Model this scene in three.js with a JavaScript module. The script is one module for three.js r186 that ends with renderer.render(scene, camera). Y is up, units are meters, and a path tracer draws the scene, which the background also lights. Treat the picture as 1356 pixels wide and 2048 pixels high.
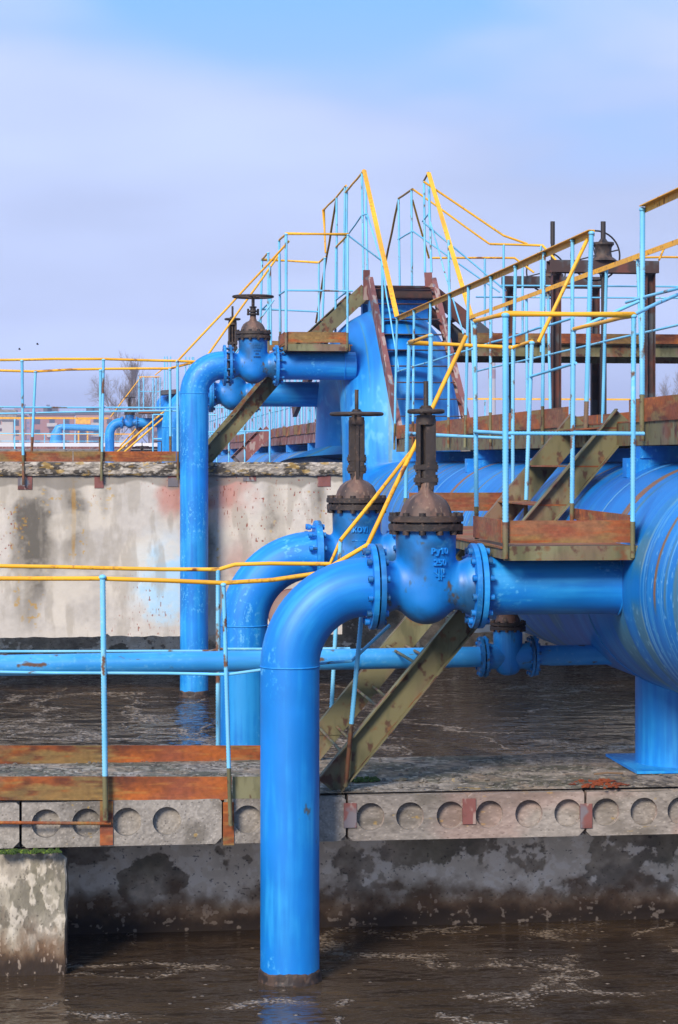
import * as THREE from 'three';
import { mergeGeometries } from 'three/addons/utils/BufferGeometryUtils.js';
import { TextGeometry } from 'three/addons/geometries/TextGeometry.js';
import { MarchingCubes } from 'three/addons/objects/MarchingCubes.js';
import { FontLoader } from 'three/addons/loaders/FontLoader.js';

// ------------------------------------------------------------------ camera, sky, sun, exposure
const scene = new THREE.Scene();
const FOC = 4200, HOR = 920, YAW = 6.8 * Math.PI / 180, EYE = 1.59;     // lens and eye height, in photograph pixels / metres
const CA = Math.cos(YAW), SA = Math.sin(YAW);
const camera = new THREE.PerspectiveCamera(2 * Math.atan(1024 / FOC) * 180 / Math.PI, 1356 / 2048, 0.1, 8000);
camera.position.set(0, EYE, 0);
camera.lookAt(SA * 10, EYE, -CA * 10);
camera.setViewOffset(1356, 2048, 0, 1024 - HOR, 1356, 2048);
camera.updateMatrixWorld(); scene.add(camera);

const SUN = new THREE.Vector3(-0.50, 0.60, 0.82).normalize();
const sun = new THREE.DirectionalLight(0xffeedc, 3.7);
sun.position.copy(SUN).multiplyScalar(60).add(new THREE.Vector3(2, 0, -14)); sun.target.position.set(2, 0, -14);
sun.castShadow = true; sun.shadow.radius = 32; sun.shadow.mapSize.set(4096, 4096);
Object.assign(sun.shadow.camera, { left: -30, right: 30, top: 30, bottom: -30, near: 1, far: 160 });
scene.add(sun, sun.target);
const EXPOSURE = 1.36;

// ------------------------------------------------------------------ noise
let seed = 12345;
const rnd = () => { seed = (seed * 1664525 + 1013904223) >>> 0; return seed / 4294967296; };
const rr = (a, b) => a + (b - a) * rnd();
const RT = new Float32Array(65536); for (let i = 0; i < 65536; i++) RT[i] = rnd();
const hsh = (x, y, s) => { let h = Math.imul(x, 374761393) ^ Math.imul(y, 668265263) ^ Math.imul(s + 7, 974711 * 31); h = Math.imul(h ^ (h >>> 13), 1274126177); return RT[(h ^ (h >>> 16)) & 65535]; };
function vn(x, y, px, py, s) {
  let xi = Math.floor(x), yi = Math.floor(y); const fx = x - xi, fy = y - yi;
  const sx = fx * fx * (3 - 2 * fx), sy = fy * fy * (3 - 2 * fy);
  xi = ((xi % px) + px) % px; yi = ((yi % py) + py) % py; const x1 = (xi + 1) % px, y1 = (yi + 1) % py;
  const a = hsh(xi, yi, s), b = hsh(x1, yi, s), c = hsh(xi, y1, s), d = hsh(x1, y1, s);
  return (a + (b - a) * sx) * (1 - sy) + (c + (d - c) * sx) * sy;
}
function fbm(u, v, fx, fy, oct, s) { let a = 0, w = 0.5, t = 0; for (let i = 0; i < oct; i++) { a += w * vn(u * fx, v * fy, fx, fy, s + i); t += w; w *= 0.5; fx *= 2; fy *= 2; } return a / t; }
const sst = (a, b, x) => { x = Math.min(1, Math.max(0, (x - a) / (b - a))); return x * x * (3 - 2 * x); };
function cell(u, v, n, m, s) {             // distance to the nearest scattered point and that cell's random number
  const x = u * n, y = v * m, xi = Math.floor(x), yi = Math.floor(y); let best = 9, id = 0;
  for (let j = -1; j <= 1; j++) for (let i = -1; i <= 1; i++) {
    const cx = xi + i, cy = yi + j, wx = ((cx % n) + n) % n, wy = ((cy % m) + m) % m;
    const dx = cx + hsh(wx, wy, s) - x, dy = cy + hsh(wx, wy, s + 1) - y, d = dx * dx + dy * dy;
    if (d < best) { best = d; id = hsh(wx, wy, s + 2); }
  }
  return [Math.sqrt(best), id];
}
const mix = (o, c, k) => { o[0] += (c[0] - o[0]) * k; o[1] += (c[1] - o[1]) * k; o[2] += (c[2] - o[2]) * k; };
// o = [r, g, b (sRGB 0..255), height 0..1, roughness 0..1]
function surf(w, h, sizeX, sizeY, fn, opt = {}) {
  const C = new Uint8Array(w * h * 4), B = new Uint8Array(w * h * 4), R = new Uint8Array(w * h * 4), o = [0, 0, 0, 0.5, 0.6];
  for (let y = 0; y < h; y++) for (let x = 0; x < w; x++) {
    o[3] = 0.5; o[4] = opt.rough ?? 0.6;
    fn((x + 0.5) / w, (y + 0.5) / h, o);
    const i = (y * w + x) * 4;
    for (let k = 0; k < 3; k++) C[i + k] = Math.max(0, Math.min(255, o[k]));
    B[i] = B[i + 1] = B[i + 2] = Math.max(0, Math.min(255, o[3] * 255)); R[i + 1] = Math.max(0, Math.min(255, o[4] * 255)); R[i] = R[i + 2] = R[i + 1];
    C[i + 3] = B[i + 3] = R[i + 3] = 255;
  }
  const mk = (d, srgb) => {
    const t = new THREE.DataTexture(d, w, h, THREE.RGBAFormat); t.wrapS = t.wrapT = opt.mirror ? THREE.MirroredRepeatWrapping : THREE.RepeatWrapping;
    t.magFilter = THREE.LinearFilter; t.minFilter = THREE.LinearMipmapLinearFilter; t.generateMipmaps = true;
    if (srgb) t.colorSpace = THREE.SRGBColorSpace;
    t.repeat.set(1 / sizeX, 1 / sizeY); if (opt.off) t.offset.set(...opt.off); t.needsUpdate = true; return t;
  };
  const P = { map: mk(C, true), ...(opt.mat || {}) };
  if (opt.bump) { P.bumpMap = mk(B); P.bumpScale = opt.bump; }
  if (opt.roughMap) { P.roughnessMap = mk(R); P.roughness = 1; } else P.roughness = opt.rough ?? 0.6;
  P.side = THREE.DoubleSide;
  return opt.physical ? new THREE.MeshPhysicalMaterial(P) : new THREE.MeshStandardMaterial(P);
}

// ------------------------------------------------------------------ materials
const M = {};
const paint = (base, seedN, o) => surf(512, 512, 1.4, 1.4, (u, v, c) => {
  c[0] = base[0]; c[1] = base[1]; c[2] = base[2];
  const n = fbm(u, v, 4, 4, 6, seedN), f = fbm(u, v, 60, 40, 3, seedN + 20), gt = fbm(u, v, 5, 4, 4, seedN + 70);
  const k = 0.86 + 0.28 * n; c[0] *= k; c[1] *= k; c[2] *= k;
  mix(c, o.fade, 0.65 * sst(0.42, 0.70, 0.6 * fbm(u, v, 5, 4, 6, seedN + 40) + 0.4 * fbm(u, v, 60, 4, 4, seedN + 45)));
  const scr = sst(0.975, 0.995, 1 - 2 * Math.abs(fbm(u + 0.02 * n, v, 40, 10, 4, seedN + 50) - 0.5)) * sst(0.6, 0.7, gt);
  const sp = sst(0.58, 0.80, fbm(u, v, 90, 70, 4, seedN + 60)) * sst(0.46, 0.66, gt); mix(c, o.chip, Math.max(scr, sp) * (o.chipK ?? 0.42));
  if (o.grime) mix(c, [26, 30, 36], o.grime * sst(0.46, 0.8, fbm(u, v, 5, 6, 6, seedN + 90)));
  const rs = sst(o.rust, o.rust + 0.10, 0.55 * fbm(u, v, 40, 22, 4, seedN + 80) + 0.45 * fbm(u, v, 8, 5, 4, seedN + 85)); mix(c, [104, 60, 38], rs * 0.9);
  c[3] = 0.4 + 0.35 * f - 0.2 * sp; c[4] = (o.gloss ?? 0.38) + 0.25 * n + 0.3 * rs;
}, { bump: o.bump ?? 0.001, roughMap: true });
M.blue = paint([3, 120, 206], 3, { fade: [54, 166, 230], chip: [140, 196, 238], rust: 0.72, gloss: 0.40, chipK: 0.6 });
M.valve = paint([10, 116, 196], 15, { fade: [62, 154, 226], chip: [128, 186, 226], rust: 0.69, gloss: 0.34, bump: 0.0025, grime: 0.5 });
M.sky = paint([100, 184, 224], 27, { fade: [136, 202, 230], chip: [190, 214, 214], rust: 0.64, gloss: 0.45 });
M.pipeLight = paint([44, 146, 218], 31, { fade: [84, 172, 228], chip: [128, 186, 226], rust: 0.67, gloss: 0.35 });
M.yellow = paint([226, 164, 22], 45, { fade: [236, 186, 60], chip: [120, 84, 40], rust: 0.66, chipK: 0.5, gloss: 0.42 });
M.shadedYellow = paint([134, 104, 42], 48, { fade: [160, 126, 50], chip: [80, 58, 40], rust: 0.62, gloss: 0.5 });  // rail yellow with the shade of the hump crossing put into its colour

M.mainPipe = surf(1024, 1024, 1, 5, (u, v, c) => {       // u once around (top at 0.75, left flank at 0.5), v along
  c[0] = 8; c[1] = 114; c[2] = 196;
  const st = fbm(u, v, 3, 160, 3, 101), st2 = fbm(u + 0.02 * st, v, 5, 40, 4, 111), n = fbm(u, v, 6, 6, 5, 121);
  mix(c, [62, 150, 220], 0.35 * sst(0.42, 0.78, st2)); mix(c, [14, 84, 170], 0.3 * sst(0.5, 0.75, fbm(u, v, 4, 60, 3, 131)));
  mix(c, [150, 196, 226], 0.6 * sst(0.54, 0.78, st) * sst(0.32, 0.6, n));
  const fall = sst(0.40, 0.6, u) * (1 - sst(0.86, 1, u));                        // runs that start under the walkway plates and end on the flanks
  const run = sst(0.54, 0.68, fbm(u * 0.5 + 0.02 * n, v, 2, 60, 4, 141)) * sst(0.30, 0.58, fall * (0.6 + 0.8 * n));
  mix(c, [128, 120, 96], 0.75 * run); mix(c, [140, 84, 50], 0.8 * run * sst(0.5, 0.7, fbm(u, v, 6, 80, 3, 151)));
  const run2 = sst(0.66, 0.72, fbm(u + 0.02 * n, v, 2, 26, 2, 161)); mix(c, [140, 134, 100], 0.42 * run2 * sst(0.42, 0.6, n));
  const sc = sst(0.68, 0.80, fbm(u, v, 120, 190, 3, 171)) * sst(0.45, 0.65, n); mix(c, [170, 206, 232], 0.5 * sc);
  c[3] = 0.4 + 0.4 * st; c[4] = 0.32 + 0.3 * n + 0.2 * run;
}, { bump: 0.001, roughMap: true });

M.hump = surf(512, 1024, 1, 7, (u, v, c) => {       // brushed lengthwise: pale chalky strokes and scuffs
  const n = fbm(u, v, 6, 9, 6, 181), st = fbm(u + 0.03 * n, v, 60, 9, 5, 183), sc = fbm(u, v, 70, 110, 4, 185), w = fbm(u + 0.05 * n, v, 10, 4, 4, 187);
  c[0] = 8; c[1] = 116; c[2] = 200; mix(c, [60, 164, 226], 0.7 * sst(0.38, 0.72, 0.5 * st + 0.5 * n)); mix(c, [12, 88, 176], 0.35 * sst(0.5, 0.72, w)); mix(c, [140, 200, 238], 0.4 * sst(0.54, 0.76, sc) * sst(0.42, 0.66, n));
  mix(c, [126, 132, 110], 0.45 * sst(0.68, 0.76, fbm(u, v, 40, 3, 4, 189)));
  c[3] = 0.4 * st + 0.3 * sc; c[4] = 0.36 + 0.3 * n;
}, { bump: 0.0012, roughMap: true });
M.rust = surf(1024, 512, 1.7, 0.85, (u, v, c) => {
  const n = fbm(u, v, 8, 8, 7, 201), m = fbm(u, v, 14, 60, 5, 211), k = fbm(u, v, 4, 3, 6, 221), f = fbm(u, v, 90, 60, 3, 251);
  c[0] = 136; c[1] = 72; c[2] = 36;
  mix(c, [176, 96, 38], sst(0.38, 0.68, n)); mix(c, [84, 44, 30], 0.9 * sst(0.46, 0.74, fbm(u, v, 12, 9, 6, 231))); mix(c, [190, 130, 62], 0.55 * sst(0.5, 0.75, m));
  mix(c, [132, 120, 74], 0.7 * sst(0.54, 0.68, k + 0.25 * (m - 0.5))); mix(c, [150, 84, 68], 0.5 * sst(0.52, 0.72, fbm(u, v, 4, 6, 5, 241)));
  const q = 0.76 + 0.3 * f; for (let i = 0; i < 3; i++) c[i] *= q;
  c[3] = 0.4 * n + 0.3 * m + 0.2 * f;
}, { bump: 0.003, rough: 0.85 });
M.olive = surf(512, 512, 1.3, 1.3, (u, v, c) => {
  const n = fbm(u, v, 5, 5, 6, 301), m = fbm(u, v, 30, 9, 5, 311);
  c[0] = 122; c[1] = 118; c[2] = 82; mix(c, [142, 142, 106], sst(0.42, 0.72, n)); mix(c, [90, 92, 62], sst(0.46, 0.78, m) * 0.7);
  mix(c, [128, 74, 40], 0.9 * sst(0.52, 0.70, 0.6 * fbm(u, v, 7, 6, 6, 321) + 0.4 * fbm(u, v, 40, 34, 3, 325))); mix(c, [78, 46, 32], 0.8 * sst(0.60, 0.74, fbm(u, v, 30, 24, 5, 331)));
  mix(c, [150, 106, 98], 0.5 * sst(0.56, 0.74, fbm(u, v, 4, 3, 5, 341)));
  for (let i = 0; i < 3; i++) c[i] *= 0.86; c[3] = 0.5 * n + 0.3 * m; c[4] = 0.6 + 0.3 * n;
}, { bump: 0.0025, roughMap: true });
M.redPrimer = surf(512, 512, 1.1, 1.1, (u, v, c) => {
  const n = fbm(u, v, 5, 5, 5, 351), m = fbm(u, v, 24, 8, 4, 361);
  c[0] = 124; c[1] = 78; c[2] = 74; mix(c, [92, 54, 50], sst(0.45, 0.7, n)); mix(c, [168, 160, 150], 0.7 * sst(0.62, 0.7, m)); mix(c, [110, 132, 146], 0.6 * sst(0.6, 0.68, fbm(u, v, 8, 8, 4, 371)));
  c[3] = n; c[4] = 0.7;
}, { bump: 0.002, rough: 0.72 });
M.iron = surf(512, 512, 0.6, 0.6, (u, v, c) => {
  const n = fbm(u, v, 6, 6, 5, 401), m = fbm(u, v, 40, 40, 3, 411);
  c[0] = 50; c[1] = 42; c[2] = 38; mix(c, [78, 62, 52], sst(0.42, 0.66, n)); mix(c, [34, 30, 30], sst(0.5, 0.7, fbm(u, v, 9, 9, 4, 421))); mix(c, [112, 88, 72], 0.5 * sst(0.66, 0.76, m));
  c[3] = 0.5 * m + 0.4 * n; c[4] = 0.45 + 0.35 * n;
}, { bump: 0.002, roughMap: true });
M.dome = surf(512, 512, 0.6, 0.6, (u, v, c) => {
  const n = fbm(u, v, 6, 6, 5, 431), m = fbm(u, v, 34, 34, 3, 441);
  c[0] = 84; c[1] = 66; c[2] = 58; mix(c, [110, 84, 72], sst(0.42, 0.66, n)); mix(c, [60, 48, 44], sst(0.54, 0.7, fbm(u, v, 7, 7, 4, 451))); mix(c, [146, 126, 104], 0.5 * sst(0.62, 0.74, m));
  c[3] = 0.5 * m + 0.3 * n; c[4] = 0.5 + 0.3 * n;
}, { bump: 0.0018, roughMap: true });
M.darkSteel = surf(256, 256, 0.8, 0.8, (u, v, c) => {
  const n = fbm(u, v, 5, 5, 5, 461);
  c[0] = 62; c[1] = 46; c[2] = 44; mix(c, [96, 56, 48], sst(0.45, 0.68, n)); mix(c, [72, 84, 92], 0.8 * sst(0.55, 0.68, fbm(u, v, 6, 4, 4, 471))); c[3] = n; c[4] = 0.7;
}, { bump: 0.002, rough: 0.7 });
M.black = new THREE.MeshStandardMaterial({ color: 0x2b2727, roughness: 0.55 });

const concreteFn = (tint, s) => (u, v, c) => {
  const n = fbm(u, v, 4, 4, 7, s), g = fbm(u, v, 110, 110, 3, s + 10), [d, id] = cell(u, v, 90, 90, s + 20), q = fbm(u, v, 9, 9, 7, s + 30);
  c[0] = tint[0]; c[1] = tint[1]; c[2] = tint[2];
  const k = 0.74 + 0.46 * n + 0.34 * (g - 0.5); for (let i = 0; i < 3; i++) c[i] *= k;
  mix(c, [86, 82, 74], 0.55 * sst(0.5, 0.72, q));
  mix(c, [206, 200, 188], 0.4 * (id > 0.8 ? 1 - sst(0.06, 0.3, d) : 0)); mix(c, [70, 66, 60], 0.5 * (id < 0.12 ? 1 - sst(0.05, 0.26, d) : 0));
  mix(c, [172, 138, 66], 0.55 * sst(0.68, 0.77, 0.6 * fbm(u, v, 60, 60, 3, s + 40) + 0.4 * q));
  c[3] = 0.35 * n + 0.45 * g + (id < 0.12 ? -0.3 * (1 - sst(0.05, 0.3, d)) : 0.1 * (1 - sst(0.1, 0.5, d))); c[4] = 0.93;
};
M.concrete = surf(1024, 1024, 1.5, 1.5, concreteFn([138, 134, 127], 501), { bump: 0.006, rough: 0.93 });
M.concrete2 = surf(1024, 512, 2.4, 1.2, (u, v, c) => { concreteFn([140, 135, 129], 521)(u, v, c); mix(c, [182, 136, 124], 0.25 * sst(0.5, 0.68, fbm(u, v, 5, 5, 5, 531))); }, { bump: 0.004, rough: 0.93 });
M.concretePink = surf(512, 512, 0.9, 0.9, (u, v, c) => { concreteFn([146, 138, 132], 541)(u, v, c); mix(c, [178, 96, 84], 0.75 * sst(0.47, 0.62, fbm(u, v, 3, 3, 4, 551))); mix(c, [176, 190, 206], 0.4 * sst(0.58, 0.7, fbm(u, v, 4, 4, 4, 555))); }, { bump: 0.004, rough: 0.93 });
M.slabTop = surf(1024, 1024, 1.8, 1.8, (u, v, c) => {
  concreteFn([142, 134, 122], 561)(u, v, c); mix(c, [74, 74, 58], 0.75 * sst(0.48, 0.66, fbm(u, v, 9, 9, 6, 571))); mix(c, [56, 52, 46], 0.7 * sst(0.56, 0.7, fbm(u, v, 40, 40, 4, 573))); mix(c, [190, 182, 168], 0.6 * sst(0.6, 0.72, fbm(u, v, 60, 60, 3, 577))); mix(c, [150, 130, 108], 0.5 * sst(0.58, 0.7, fbm(u, v, 12, 12, 4, 575)));
}, { bump: 0.012, rough: 0.95 });
M.cap = surf(1024, 512, 2.4, 1.2, (u, v, c) => {
  concreteFn([142, 136, 126], 581)(u, v, c); const q = fbm(u, v, 22, 22, 6, 591), h = fbm(u, v, 60, 60, 4, 593); mix(c, [58, 54, 48], 0.85 * sst(0.48, 0.62, q)); mix(c, [196, 190, 178], 0.7 * sst(0.54, 0.68, h)); mix(c, [180, 144, 70], 0.6 * sst(0.6, 0.7, fbm(u, v, 34, 34, 4, 597))); c[3] = 0.2 + 0.5 * q + 0.4 * h;
}, { bump: 0.03, rough: 0.95 });
// far wall, drawn over 3.6 x 1.8 m of its face; (X, Y) in metres on the wall
M.wall = surf(1024, 512, 3.6, 1.8, (u, v, c) => {
  const X = -1 + u * 3.6, Y = -0.2 + v * 1.8, n = fbm(u, v, 5, 3, 6, 601), f = fbm(u, v, 80, 40, 3, 611), q = fbm(u, v, 12, 5, 5, 621);
  const px = 678 + FOC * (X / 20.75 - SA) / CA, py = HOR - (Y - EYE) * FOC / 20.75;
  c[0] = 190; c[1] = 186; c[2] = 178; mix(c, [150, 146, 138], 0.5 * sst(1.2, 3, 4 - Math.abs(py - 1150 - 3 * (q - 0.5)))); const k = 0.84 + 0.3 * n + 0.1 * (f - 0.5); for (let i = 0; i < 3; i++) c[i] *= k;
  const blob = (x, y, rx, ry, w) => Math.max(0, 1 - Math.hypot((px - x + w * (q - 0.5)) / rx, (py - y + w * (n - 0.5)) / ry));
  const st = fbm(u, v, 60, 3, 4, 631);
  // lichen and soot runs under the old anchor plates
  const runs = Math.max(blob(70, 1040, 62, 260, 60) * 1.1, blob(150, 1010, 50, 170, 60) * 0.8, blob(30, 980, 60, 90, 50) * 0.6, blob(420, 1050, 30, 200, 30) * 0.9, blob(545, 1030, 40, 130, 40) * 0.8, blob(635, 1000, 26, 110, 20) * 0.7, blob(212, 990, 30, 70, 40) * 0.7, blob(352, 980, 20, 100, 20) * 0.6);
  const g2 = fbm(u, v, 30, 9, 6, 633);
  mix(c, [112, 108, 100], 0.68 * sst(0.12, 0.7, runs * (0.35 + 0.9 * st + 0.5 * g2)));
  mix(c, [66, 63, 56], 0.55 * sst(0.42, 0.8, runs * (0.3 + 0.7 * f + 0.6 * g2)));
  mix(c, [166, 124, 60], 0.7 * sst(0.35, 0.7, blob(148, 1030, 9, 160, 10) * (0.6 + st))); mix(c, [178, 134, 58], 0.6 * sst(0.1, 0.3, runs) * sst(0.62, 0.72, 0.6 * fbm(u, v, 110, 56, 3, 641) + 0.4 * q));
  mix(c, [196, 214, 224], 0.85 * sst(0.22, 0.62, blob(318, 1140, 120, 150, 110) * (0.7 + 0.6 * q))); mix(c, [160, 202, 228], 0.75 * sst(0.34, 0.7, blob(330, 1170, 90, 160, 100) * (0.6 + 0.8 * f)));
  mix(c, [178, 118, 106], 0.7 * sst(0.2, 0.7, Math.max(blob(340, 990, 50, 70, 60), blob(450, 1000, 80, 90, 80), blob(480, 1120, 90, 120, 80) * 0.5)));
  mix(c, [206, 200, 186], 0.6 * sst(0.46, 0.66, fbm(u, v, 10, 6, 6, 651))); mix(c, [152, 146, 134], 0.45 * sst(0.5, 0.7, fbm(u, v, 40, 6, 6, 655)));
  const edge = 972 + 46 * (fbm(u, v, 14, 2, 3, 661) - 0.5); mix(c, [128, 124, 116], 0.8 * (1 - sst(edge - 3, edge + 3, py)) * (0.6 + 0.6 * q));
  const tick = sst(0.86, 0.92, vn(u * 330, v * 60, 330, 60, 671)) * sst(0.5, 0.6, n); mix(c, [132, 70, 56], tick * 0.75);
  c[3] = 0.4 * n + 0.3 * f + 0.3 * sst(edge - 3, edge + 3, py) * 0 - 0.3 * tick; c[4] = 0.92;
}, { bump: 0.008, rough: 0.92, off: [1 / 3.6, 0.2 / 1.8] });
// wall under the walkway: lime bloom and the brown tide mark of the basin
const tideFn = (grey, sN, bk) => (u, v, c) => {
  const Y = -1.0 + v * 1.1, n = fbm(u, v, 9, 3, 7, sN), f = fbm(u, v, 150, 40, 3, sN + 11), q = fbm(u + 0.01 * (n - 0.5), v + 0.05 * (n - 0.5), 16, 5, 7, sN + 21), b = fbm(u, v, 50, 14, 5, sN + 31);
  c[0] = grey[0]; c[1] = grey[1]; c[2] = grey[2]; const k = 0.66 + 0.55 * n + 0.3 * (f - 0.5); for (let i = 0; i < 3; i++) c[i] *= k;
  mix(c, [110, 108, 88], 0.5 * sst(0.4, 0.75, fbm(u, v, 16, 4, 6, sN + 41))); mix(c, [92, 88, 80], 0.5 * sst(0.44, 0.76, fbm(u, v, 30, 10, 6, sN + 45)));
  const band = sst(-0.74, -0.56, Y + 0.2 * (n - 0.5)) * (1 - sst(-0.40, -0.2, Y + 0.35 * (n - 0.5)));
  const bloom = sst(0.50, 0.545, q + 0.32 * (b - 0.5) + 0.12 * (f - 0.5) + 0.02) * band * bk; mix(c, [238, 229, 212], bloom * (0.6 + 0.5 * b)); mix(c, [244, 238, 226], 0.8 * bloom * sst(0.52, 0.62, 0.5 * b + 0.5 * f));
  const t1 = sst(-0.54, -0.74, Y + 0.26 * (b - 0.5) + 0.16 * (n - 0.5)); mix(c, [96, 70, 48], 0.85 * t1 * (0.7 + 0.5 * f)); mix(c, [40, 31, 24], 0.9 * sst(-0.69, -0.79, Y + 0.1 * (b - 0.5)));
  mix(c, [206, 196, 182], 0.5 * t1 * sst(0.66, 0.74, f)); mix(c, [50, 46, 42], 0.45 * sst(0.70, 0.80, fbm(u, v, 300, 84, 4, sN + 61)));
  c[3] = 0.45 * b + 0.35 * f + 0.25 * bloom; c[4] = 0.85;
};
M.tide = surf(2048, 512, 4.4, 1.1, tideFn([192, 180, 162], 701, 1), { bump: 0.014, rough: 0.88, off: [0, 1.0 / 1.1] });
M.pier = surf(1024, 512, 2.2, 1.1, tideFn([170, 164, 150], 781, 0.35), { bump: 0.010, rough: 0.9, off: [0.3, 1.0 / 1.1] });

const waterFn = (foamK, s, fx, fy, bn, bm) => (u, v, c) => {
  const wu = u + 0.05 * (fbm(u, v, 5, 4, 3, s) - 0.5) + 0.014 * (fbm(u, v, 26, 22, 3, s + 5) - 0.5), wv = v + 0.07 * (fbm(u, v, 4, 5, 3, s + 10) - 0.5) + 0.014 * (fbm(u, v, 22, 26, 3, s + 15) - 0.5);
  const n = fbm(u, v, 6, 6, 5, s + 20);
  c[0] = 62; c[1] = 51; c[2] = 39; mix(c, [78, 65, 50], sst(0.45, 0.7, n)); mix(c, [48, 39, 30], sst(0.52, 0.7, fbm(u, v, 12, 8, 4, s + 30)));
  const r1 = 1 - 2 * Math.abs(fbm(wu, wv, fx, fy, 3, s + 40) - 0.5), r2 = 1 - 2 * Math.abs(fbm(wu, wv, fx + 4, fy + 3, 3, s + 50) - 0.5);
  const gate = sst(0.38, 0.56, fbm(u, v, 9, 9, 3, s + 60)), g2 = sst(0.46, 0.6, fbm(u, v, 14, 14, 3, s + 65));
  const [d, id] = cell(wu, wv, bn, bm, s + 70), [d2, id2] = cell(u, v, bn * 2, bm * 2, s + 80), [d3, id3] = cell(u, v, bn * 4, bm * 4, s + 85);
  const w1 = 0.035 + 0.05 * fbm(u, v, 20, 20, 2, s + 66), line = Math.max(sst(1 - w1, 1 - 0.45 * w1, r1) * gate, 0.9 * sst(1 - 0.8 * w1, 1 - 0.35 * w1, r2) * g2);
  const bub = id > 0.2 ? 1 - sst(0.4, 0.62, d) : 0, bub2 = id2 > 0.3 ? 1 - sst(0.34, 0.5, d2) : 0, bub3 = id3 > 0.4 ? 1 - sst(0.3, 0.46, d3) : 0;
  const near = Math.max(sst(0.86, 0.96, r1) * gate, sst(0.88, 0.96, r2) * g2);
  let foam = Math.max(line * (0.35 * bub + 0.65 * bub2), near * bub2 * (id2 > 0.86 ? 0.8 : 0), near * bub3 * (id3 > 0.86 ? 0.6 : 0), id2 > 0.992 ? bub2 * 0.7 : 0);
  foam = Math.min(1, foam * foamK); const edge = sst(0.1, 0.5, foam) * (1 - sst(0.6, 0.95, foam));
  const film = 0.3 * Math.max(sst(0.86, 0.99, r1) * gate, 0.8 * sst(0.9, 0.99, r2) * g2) * (0.4 + 0.6 * fbm(u, v, 90, 90, 3, s + 68)); mix(c, [136, 124, 110], film); mix(c, [156, 144, 130], foam * 0.8); mix(c, [208, 200, 190], foam * 0.55 * bub3 + edge * 0.12); 
  const rip = fbm(u + 0.01 * n, v, 44, 70, 4, s + 90), rip2 = fbm(u, v, 12, 20, 3, s + 95);
  c[3] = 0.42 * rip2 + 0.30 * rip + 0.22 * foam; c[4] = 0.09 + 0.6 * foam;
};
M.water = surf(1536, 1152, 6.4, 4.8, waterFn(1, 801, 6, 6, 130, 98), { bump: 0.05, roughMap: true, physical: true, mat: { ior: 1.33 } });
M.water2 = surf(1024, 1024, 7, 8, waterFn(1, 901, 6, 9, 90, 100), { bump: 0.13, roughMap: true, physical: true, mat: { ior: 1.33 } });
M.snow = new THREE.MeshStandardMaterial({ color: 0xdfe2ea, roughness: 0.9 });
M.moss = surf(128, 128, 0.15, 0.15, (u, v, c) => { const n = fbm(u, v, 8, 8, 4, 951); c[0] = 52; c[1] = 74; c[2] = 24; mix(c, [96, 118, 36], sst(0.4, 0.7, n)); c[3] = n; }, { bump: 0.01, rough: 1 });
M.ground = surf(512, 512, 12, 12, (u, v, c) => { const n = fbm(u, v, 6, 6, 6, 961); c[0] = 120; c[1] = 112; c[2] = 96; mix(c, [90, 84, 66], sst(0.4, 0.7, n)); mix(c, [206, 208, 214], sst(0.56, 0.66, fbm(u, v, 5, 5, 5, 971))); c[3] = n; }, { bump: 0.05, rough: 1 });
const flat = (hex, r = 0.8) => new THREE.MeshStandardMaterial({ color: hex, roughness: r, side: THREE.DoubleSide });
M.bark = flat(0x877b72, 1); M.brick = flat(0x9a6c5c, 0.9); M.brick2 = flat(0xb08672, 0.9); M.panel = flat(0xb9b2aa, 0.9); M.glass = flat(0x3c4450, 0.3); M.roof = flat(0x55504c, 0.9); M.rockRust = flat(0x7a3a1c, 0.95); M.weld = M.blue;

// ------------------------------------------------------------------ geometry helpers
const V = (x, y, z) => new THREE.Vector3(x, y, z);
const at = (px, py, Z) => { const o = (px - 678) / FOC, e = (HOR - py) / FOC, d = Z / (o * SA - CA); return V(d * (o * CA + SA), EYE + d * e, Z); };      // where a sight line meets the upright plane z = Z
const atX = (px, py, X) => { const o = (px - 678) / FOC, e = (HOR - py) / FOC, d = X / (o * CA + SA); return V(X, EYE + d * e, d * (o * SA - CA)); };  // ... or the plane x = X
function boxUV(g) {
  g = g.index ? g.toNonIndexed() : g; const p = g.attributes.position, uv = new Float32Array(p.count * 2), a = V(), b = V(), c = V(), n = V();
  for (let i = 0; i < p.count; i += 3) {
    a.fromBufferAttribute(p, i); b.fromBufferAttribute(p, i + 1); c.fromBufferAttribute(p, i + 2); n.copy(b).sub(a).cross(c.clone().sub(a));
    const x = Math.abs(n.x), y = Math.abs(n.y), z = Math.abs(n.z);
    [a, b, c].forEach((q, k) => { const j = (i + k) * 2; if (y >= x && y >= z) { uv[j] = q.x; uv[j + 1] = q.z; } else if (z >= x) { uv[j] = q.x; uv[j + 1] = q.y; } else { uv[j] = q.z; uv[j + 1] = q.y; } });
  }
  g.setAttribute('uv', new THREE.BufferAttribute(uv, 2)); return g;
}
const strip = g => { g = g.index ? g.toNonIndexed() : g; for (const k of Object.keys(g.attributes)) if (!['position', 'normal', 'uv'].includes(k)) g.deleteAttribute(k); return g; };
const box = (x0, x1, y0, y1, z0, z1) => { const g = new THREE.BoxGeometry(Math.abs(x1 - x0), Math.abs(y1 - y0), Math.abs(z1 - z0)); g.translate((x0 + x1) / 2, (y0 + y1) / 2, (z0 + z1) / 2); return boxUV(g); };
function frame(p, q, up = V(0, 1, 0)) { const x = q.clone().sub(p).normalize(), z = x.clone().cross(up).normalize(), y = z.clone().cross(x); return new THREE.Matrix4().makeBasis(x, y, z).setPosition(p.clone().add(q).multiplyScalar(0.5)); }
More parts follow.
